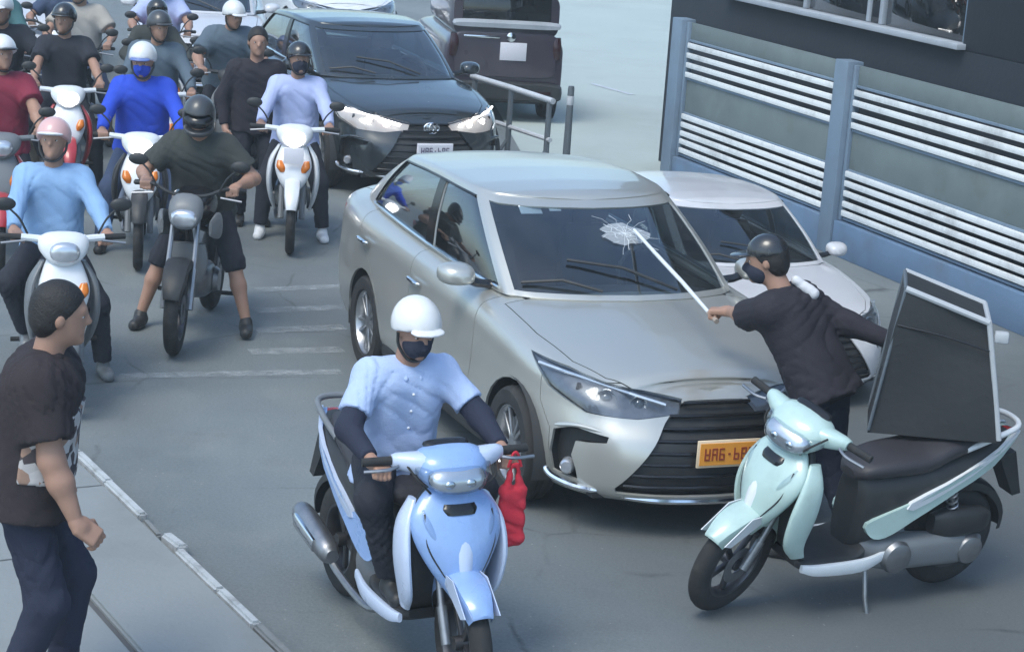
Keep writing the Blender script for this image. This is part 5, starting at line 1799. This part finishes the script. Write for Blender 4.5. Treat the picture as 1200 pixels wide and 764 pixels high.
# ------------------------------------------------------------------ mint scooter, delivery box, man in black
YM, LM = -60, (1.66, 9.38, 0)
sc_m, MSm = scooter('mint and white scooter propped on its side stand under a black delivery box', LM, YM, 'mint_plastic', 'white_plastic', 'black_plastic', steer=18, lean=-9, accent='mint_plastic', stand=True, lamp='lens_clear')
YX, LX = -99, (2.07, 9.62, 0)
dbox = thing('delivery_box', 'tall black delivery box with grey piping on the mint scooter seat', 'box', LX, YX)
bx0 = [(.30, .815), (-.31, .835), (-.20, 1.41), (.20, 1.535)]       # side outline (x, z)
bmq = bmesh.new()
vsq = [bmq.verts.new((a, -.20, b)) for a, b in bx0] + [bmq.verts.new((a, .22, b)) for a, b in bx0]
for f in ((0, 1, 2, 3), (7, 6, 5, 4), (0, 4, 5, 1), (1, 5, 6, 2), (2, 6, 7, 3), (3, 7, 4, 0)):
    bmq.faces.new([vsq[i] for i in f])
bmesh.ops.subdivide_edges(bmq, edges=bmq.edges[:], cuts=7, use_grid_fill=True)
for v in bmq.verts:
    v.co.y += .014 * math.sin(9 * v.co.x + 3) * math.sin(8 * v.co.z) * (1 if abs(v.co.y) > .19 else .3)
    v.co.x += .008 * math.sin(11 * v.co.z)
bmesh.ops.recalc_face_normals(bmq, faces=bmq.faces)
me = bpy.data.meshes.new('box_body')
bmq.to_mesh(me)
bmq.free()
bxo = link('box_body', me, 'bag_black', dbox, True, 35)
for y in (-.20, .222):
    obj('piping', tube([(.20, y, 1.535), (-.20, y, 1.412)], .0155, 8), 'piping_grey', bxo)
    obj('piping', tube([(-.20, y, 1.412), (-.26, y, 1.12), (-.312, y, .85)], .013, 8), 'piping_grey', bxo)
    obj('piping', tube([(.20, y, 1.535), (.25, y, 1.18), (.30, y, .83)], .008, 8), 'post_dark', bxo)
obj('lid_edge', tube([(-.20, -.20, 1.412), (-.20, .222, 1.412)], .013, 8), 'piping_grey', bxo)
obj('lid_edge', tube([(.20, -.20, 1.535), (.20, .222, 1.535)], .010, 8), 'post_dark', bxo)
obj('buckle', box((-.265, .20, 1.345), (.07, .05, .055), .012), 'piping_grey', bxo)
obj('zip_line', tube(catmull([(.22, .236, 1.36), (.0, .240, 1.33), (-.215, .236, 1.28)], 5), .005, 6), 'gloss_black', bxo)

YR, LR = -126, (1.58, 9.96, 0)
lh_w = ground_at(820, 366, 1.03)
lh = w2l(LR, YR, lh_w)
rh = w2l(LR, YR, (2.02, 9.98, 1.10))
# the spot of the windscreen where the stick rests
def to_px(p):
    d = np.array(p) - np.array([0, 0, CAM_H])
    cp, sp = math.cos(CAM_PITCH), math.sin(CAM_PITCH)
    z = d[1] * cp - d[2] * sp
    a, b_ = 2400 * d[0] / z, -2400 * (d[1] * sp + d[2] * cp) / z
    cr, sr = math.cos(CAM_ROLL), math.sin(CAM_ROLL)
    return np.array([600 + cr * a - sr * b_, 382 + sr * a + cr * b_])
best = None
for row in S_G[4:21]:
    for p_ in row[:3 * GN + 1]:
        for sg in (1, -1):
            q_ = silver.matrix_world @ Vector((p_[0] - 1.28, p_[1] * sg, p_[2]))
            e_ = np.linalg.norm(to_px(q_) - np.array([738, 274]))
            if best is None or e_ < best[0]:
                best = (e_, q_)
tip = np.array(best[1]) + np.array([.01, -.02, .025])
sdir = unit(tip - (lh_w + np.array([-.03, .05, .02])))
# pale star of fine lines and a see-through patch on the screen
wsg = np.array(S_G[5:20, :3 * GN + 1]).reshape(-1, 3)
wsg = np.concatenate([wsg, wsg * np.array([1, -1, 1])])
def on_glass(x, y, up=.004):
    d_ = (wsg[:, 0] - x) ** 2 + (wsg[:, 1] - y) ** 2
    i_ = np.argsort(d_)[:6]
    w_ = 1 / (d_[i_] + 1e-5)
    return (x - 1.28 + up * .5, y, float((wsg[i_, 2] * w_).sum() / w_.sum()) + up)
tl = np.array(silver.matrix_world.inverted() @ Vector(best[1])) + np.array([1.28, 0, 0])
star_rnd = random.Random(3)
cx0, cy0 = tl[0] + .01, tl[1] - .05
lines = []
for q in range(17):
    a_ = 2 * math.pi * (q + star_rnd.uniform(-.3, .3)) / 17
    L_ = star_rnd.uniform(.07, .24)
    pts_ = []
    for t_ in np.linspace(.02, 1, 5):
        a2 = a_ + star_rnd.uniform(-.10, .10)
        pts_.append(on_glass(min(max(cx0 + L_ * t_ * math.cos(a2) * .8, 1.50), 2.10), cy0 + L_ * t_ * math.sin(a2)))
    lines.append(tube(pts_, star_rnd.uniform(.0006, .0014), 5))
for r_ in (.035, .07):
    lines.append(tube([on_glass(cx0 + r_ * (1 + star_rnd.uniform(-.2, .2)) * math.cos(a_) * .8, cy0 + r_ * (1 + star_rnd.uniform(-.2, .2)) * math.sin(a_)) for a_ in np.linspace(0, 5.6, 15)], .0013, 5))
star_o = obj('star_lines', join(*lines), 'star_white', S_ws)
fan = [on_glass(cx0, cy0, .003)] + [on_glass(cx0 + (.085 + .05 * star_rnd.random()) * math.cos(a_) * .8, cy0 + (.10 + .07 * star_rnd.random()) * math.sin(a_), .003) for a_ in np.linspace(0, 2 * math.pi, 20)[:-1]]
obj('pale_patch', (fan, [(0, 1 + i_, 1 + (i_ + 1) % 19) for i_ in range(19)]), 'patch_film', S_ws)
r2, J2 = person('man in black shirt holding a pale stick against the silver sedan windscreen', LR, YR, pelvis=(0, 0, .90), lean=32, side=4, hands=[lh, rh], curl=(1.0, .5), hand_dir=((.9, .35, -.1), None), palm=((0, 0, -1), None),
       elbow=((-.3, .5, -1.0), (-.3, -.3, -1.0)), feet=[(.04, .14, .085), (-.20, -.14, .085)], head=(24, -10), girth=1.02, scale=1.0,
       wear=dict(shirt='shirt_black', sleeve=('half', 'long'), trousers='navy_cloth', shoes='black_plastic', hair=True, cap='helmet_black', mask='mask_dark'), vox=.011, hv=.005)
mt_ = r2.matrix_world
wr_ = np.array(mt_ @ Vector(J2['Wr'][0]))
hdw = np.array(mt_.to_3x3() @ Vector(unit((.9, .35, -.1))))
grip_ = wr_ + hdw * .085 + np.array([0, 0, -.030])
stick = thing('stick', 'long pale wooden stick from the hand of the man in black to the windscreen', 'stick', tuple(grip_), 0)
loc_ = lambda p: tuple(stick.matrix_world.inverted() @ Vector(p))
sd_ = unit(tip - grip_)
obj('shaft', tube([loc_(grip_ - sd_ * .06), loc_(grip_ + (tip - grip_) * .35 + np.array([0, 0, .006])), loc_(grip_ + (tip - grip_) * .7), loc_(tip)], [.010, .012, .012, .010], 10), 'white_plastic', stick)
obj('handle_wrap', tube([loc_(grip_ - sd_ * .07), loc_(grip_ + sd_ * .05)], .014, 10), 'tan_cloth', stick)
N2 = J2['N']
sdf_obj('neck_towel', 'white_cloth', r2, [sdf_mesh([cap(N2 + J2['up'] * .035 - J2['fwd'] * .09 - J2['left'] * .03, N2 - J2['up'] * .06 - J2['fwd'] * .125 - J2['left'] * .07, .026, .034)], .008, wrinkle=.003, wfreq=50)])

# ------------------------------------------------------------------ man on the pavement
YP = 97
pm = ground_at(42, 332, 1.75)
LP = (pm[0], pm[1], .057)
rp, JP = person('black-haired man in dark brown printed shirt standing on the pavement', LP, YP, pelvis=(-.03, 0, .90), lean=8, side=0, hands=[(.05, .27, .86), (.20, -.25, .80)], curl=(.4, .45), palm=(None, (0, .6, -.6)), hand_dir=(None, (.75, .1, -.6)),
       elbow=((-.9, .3, -.2), (-.9, -.35, -.2)), feet=[(.10, .11, .085), (-.08, -.11, .085)], head=(8, -4), wear=dict(shirt='shirt_brown', sleeve='short', trousers='navy_cloth', hair=True, shoes='black_plastic'), vox=.010, hv=.0045, girth=1.2)
def print_mat():
    m = mat('shirt_print', (.5, .45, .42), .9, var=.2, bump=.3, bscale=38)
    n, l = m.node_tree.nodes, m.node_tree.links
    vo = n.new('ShaderNodeTexVoronoi')
    vo.inputs['Scale'].default_value = 26
    tc = n.new('ShaderNodeTexCoord')
    l.new(tc.outputs['Object'], vo.inputs['Vector'])
    cr = n.new('ShaderNodeValToRGB')
    cr.color_ramp.interpolation = 'CONSTANT'
    e = cr.color_ramp.elements
    e[0].color = (.06, .047, .05, 1)
    e[1].position = .45
    e[1].color = (.42, .40, .39, 1)
    q = e.new(.62); q.color = (.30, .19, .14, 1)
    q = e.new(.75); q.color = (.50, .48, .47, 1)
    sx = n.new('ShaderNodeSeparateColor')
    l.new(vo.outputs['Color'], sx.inputs[0])
    l.new(sx.outputs[0], cr.inputs[0])
    l.new(cr.outputs[0], n['Principled BSDF'].inputs['Base Color'])
    return m
M['shirt_print'] = print_mat()
Np, Pp, up, lf, fw = JP['N'], JP['P'], JP['up'], JP['left'], JP['fwd']
T = []
for s in (1, -1):
    T += [cap(Np - up * .10 + lf * .085 * s, Pp + up * .10 + lf * .060 * s, .1680, .1600, k=.07), cap(Pp + up * .10 + lf * .060 * s, Pp - up * .06 + lf * .065 * s, .1600, .1985, cut_b=True, k=.06)]
sdf_obj('shirt_print', 'shirt_print', rp, [sdf_mesh(T, .011, k=.05, wrinkle=.003, cuts=[(Np - up * .14, up), (Np - up * .42, -up), (Np - fw * .02, -fw), (Np + lf * .13, lf), (Np - lf * .26, -lf)])])

# ------------------------------------------------------------------ the waiting riders
def rider(label_b, label_p, loc, yaw, kind='underbone', main='red_plastic', trim='white_plastic', wear=None, feet='ground', lit=True, vox=.014, head=(0, -4), lean=10, steer=0, bike_group=None, plate_on=False, scale=1.0, hv=.007, spread=.30, girth=1.0, twist=0, side=0):
    b, MS = motorbike(label_b, loc, yaw, kind, main, trim, steer=steer, lit=lit, plate_on=plate_on, fine=vox < .016)
    g = (.385, .30, .995) if kind == 'underbone' else (.31, .30, 1.05)
    if feet == 'ground':
        ft = [(.06, spread, .085), (.02, -spread, .085)]
    elif feet == 'one':
        ft = [(-.10, spread, .085), (-.02, -.17, .33)]
    else:
        ft = [(-.02, .17, .335), (-.02, -.17, .335)]
    person(label_p, loc, yaw, pelvis=(-.20, 0, .865), lean=lean, hands=grips(MS, g), curl=(1, 1), hand_dir=((1, -.15, -.1), (1, .15, -.1)), feet=ft, knee=((.9, .6, .3), (.9, -.6, .3)), head=head, wear=wear, vox=vox, hv=hv, scale=scale, girth=girth, twist=twist, side=side)
    return b

W = lambda **k: dict(dict(eyes=True, strap=True), **k)
Y3 = -1
c3 = ground_at(205, 415)
rider('black naked motorbike with round grey tank sides held upright at the worn crosswalk lines', 'rider in dark olive shirt, slate full-face helmet, both feet on the crosswalk',
      (c3[0] - .68 * math.sin(R(Y3)), c3[1] + .68 * math.cos(R(Y3)), 0), Y3, 'naked', 'gloss_black', 'grey_plastic', W(shirt='shirt_olive', sleeve='short', trousers='dark_cloth', shorts=True, helmet='helmet_slate', hstyle='full', shoes='black_plastic'), vox=.012, lit=False, spread=.37, plate_on=False, steer=3, scale=1.0, lean=24, head=(6, -20), girth=1.08)
rider('white-nosed underbone motorbike beside the kerb under the rider in sky blue', 'rider in sky blue shirt and pale pink helmet sitting by the kerb', (-2.80, 12.15, 0), 19, 'underbone', 'grey_plastic', 'white_plastic',
      W(shirt='shirt_skyblue', sleeve='long', trousers='dark_cloth', helmet='helmet_pink', peak='helmet_white', shoes='grey_plastic', collar='shirt_skyblue', eyes=True), feet='one', vox=.012, lit=False, lean=3, head=(-12, 8), spread=.33, twist=-6, scale=.95)
rider('white-faced motorbike with lamp cluster and small plate beside the silver sedan', 'rider in lilac shirt and black helmet on the white-faced motorbike', front_loc(345, 163, .93, 6, .55), 6, 'underbone', 'white_plastic', 'white_plastic',
      W(shirt='shirt_lilac', sleeve='long', trousers='dark_cloth', helmet='helmet_black', mask='mask_dark', shoes='paper_white', collar='shirt_lilac'), vox=.014, plate_on=True, spread=.27, head=(14, 2), lean=7, scale=.97)
rider('dark motorbike with large white oval headlamp under the rider in vivid blue', 'rider in vivid royal blue jacket and white-and-blue helmet', front_loc(165, 175, .92, 10, .55), 10, 'underbone', 'black_plastic', 'white_plastic',
      W(shirt='shirt_royal', sleeve='long', trousers='denim', helmet='helmet_white', peak='helmet_blue', mask='shirt_royal', shoes='black_plastic'), vox=.014, lean=14, head=(-10, -10), girth=1.1)
rider('maroon motorbike half hidden behind the rider in sky blue', 'rider in dark red shirt and broad white helmet', (-4.02, 15.55, 0), 15, 'underbone', 'red_plastic', 'grey_plastic',
      W(shirt='shirt_red', sleeve='short', trousers='dark_cloth', helmet='helmet_white', peak='helmet_black', shoes='black_plastic'), vox=.014, lit=False, lean=6, head=(20, 4), girth=1.12)
person('bareheaded person in black clothes standing between the waiting motorbikes', (-2.33, 17.45, 0), 14, pelvis=(0, 0, .90), lean=3, wear=W(shirt='shirt_black', sleeve='long', trousers='dark_cloth', hair=True, skin='skin'), vox=.014, hv=.007)
rider('grey motorbike in front of the pale silver-white sedan', 'broad rider in slate grey shirt and white helmet', (-2.98, 20.3, 0), 14, 'underbone', 'grey_plastic', 'black_plastic',
      W(shirt='shirt_grey', sleeve='short', trousers='dark_cloth', helmet='helmet_white', shoes='black_plastic'), vox=.016, lit=False, lean=20, head=(24, -14), girth=1.2)
rider('white and red motorbike behind the rider in dark red', 'rider in charcoal shirt and black helmet on the white and red motorbike', (-4.15, 18.3, 0), 16, 'underbone', 'red_plastic', 'white_plastic',
      W(shirt='dark_cloth', sleeve='short', trousers='dark_cloth', helmet='helmet_black', shoes='black_plastic'), vox=.016, lean=5, head=(-24, 0), feet='one')
vr = random.Random(11)
far = [((-3.36, 18.45), 'helmet_slate', 'half', 'shirt_grey', 'grey_plastic', 'denim', 'rider in slate jacket and dark helmet far back in the crowd', 'grey motorbike under the slate-jacketed rider far back'),
       ((-4.86, 18.85), 'helmet_white', 'half', 'dark_cloth', 'black_plastic', 'khaki', 'rider in black jacket and white helmet far back in the crowd', 'black motorbike under the black-jacketed rider far back'),
       ((-3.80, 20.75), 'helmet_black', 'full', 'shirt_olive', 'white_plastic', 'dark_cloth', 'rider in olive shirt and black full-face helmet far back in the crowd', 'white motorbike under the olive-shirted rider far back'),
       ((-4.60, 20.9), 'helmet_white', 'half', 'shirt_cream', 'blue_plastic', 'denim', 'rider in cream shirt and white helmet far back in the crowd', 'blue motorbike under the cream-shirted rider'),
       ((-5.40, 20.6), 'helmet_blue', 'full', 'shirt_teal', 'red_plastic', 'khaki', 'rider in dark teal shirt and blue full-face helmet near the dusty white sedan', 'red motorbike near the dusty white sedan'),
       ((-4.12, 22.85), 'helmet_white', 'full', 'shirt_lilac', 'red_plastic', 'denim', 'rider in lilac shirt and white full-face helmet far back in the crowd', 'red motorbike under the lilac-shirted rider far back'),
       ((-6.05, 22.5), 'helmet_black', 'half', 'shirt_red', 'black_plastic', 'dark_cloth', 'rider in maroon shirt and black helmet far back in the crowd', 'black motorbike under the maroon-shirted rider far back'),
       ((-5.25, 22.9), 'helmet_grey', 'half', 'denim', 'grey_plastic', 'dark_cloth', 'rider in denim jacket and grey helmet at the back of the crowd', 'grey motorbike under the denim-jacketed rider')]
for k, ((u, v), hm, hs, shm, col, tr_, lp, lb) in enumerate(far):
    rider(lb, lp, (u, v, 0), 14 + vr.uniform(-9, 9), ('underbone', 'naked')[k % 2], col, 'white_plastic' if col != 'white_plastic' else 'grey_plastic', W(shirt=shm, sleeve=('long', 'short')[k % 2], trousers=tr_, helmet=hm, hstyle=hs, shoes='black_plastic', shorts=(k == 3)),
          vox=.018, hv=.009, lit=(k in (1, 2)), lean=vr.uniform(2, 20), head=(vr.uniform(-30, 30), vr.uniform(-14, 6)), girth=vr.uniform(.95, 1.2), scale=vr.uniform(.94, 1.04), feet=('ground', 'one')[k % 2], twist=vr.uniform(-8, 8), steer=vr.uniform(-10, 10))

# ------------------------------------------------------------------ the hazy air of the street
hz = obj('haze', box((0, 0, 3.6), (310, 310, 9.4)), None, None, smooth=False)
tag(hz, None, None, kind='stuff')
hm_ = bpy.data.materials.new('haze_air')
hm_.use_nodes = True
hm_.node_tree.nodes.remove(hm_.node_tree.nodes['Principled BSDF'])
pv = hm_.node_tree.nodes.new('ShaderNodeVolumePrincipled')
pv.inputs['Color'].default_value = (.86, .93, .93, 1)
pv.inputs['Density'].default_value = .003
pv.inputs['Anisotropy'].default_value = .2
hm_.node_tree.links.new(pv.outputs[0], hm_.node_tree.nodes['Material Output'].inputs['Volume'])
hz.data.materials.append(hm_)
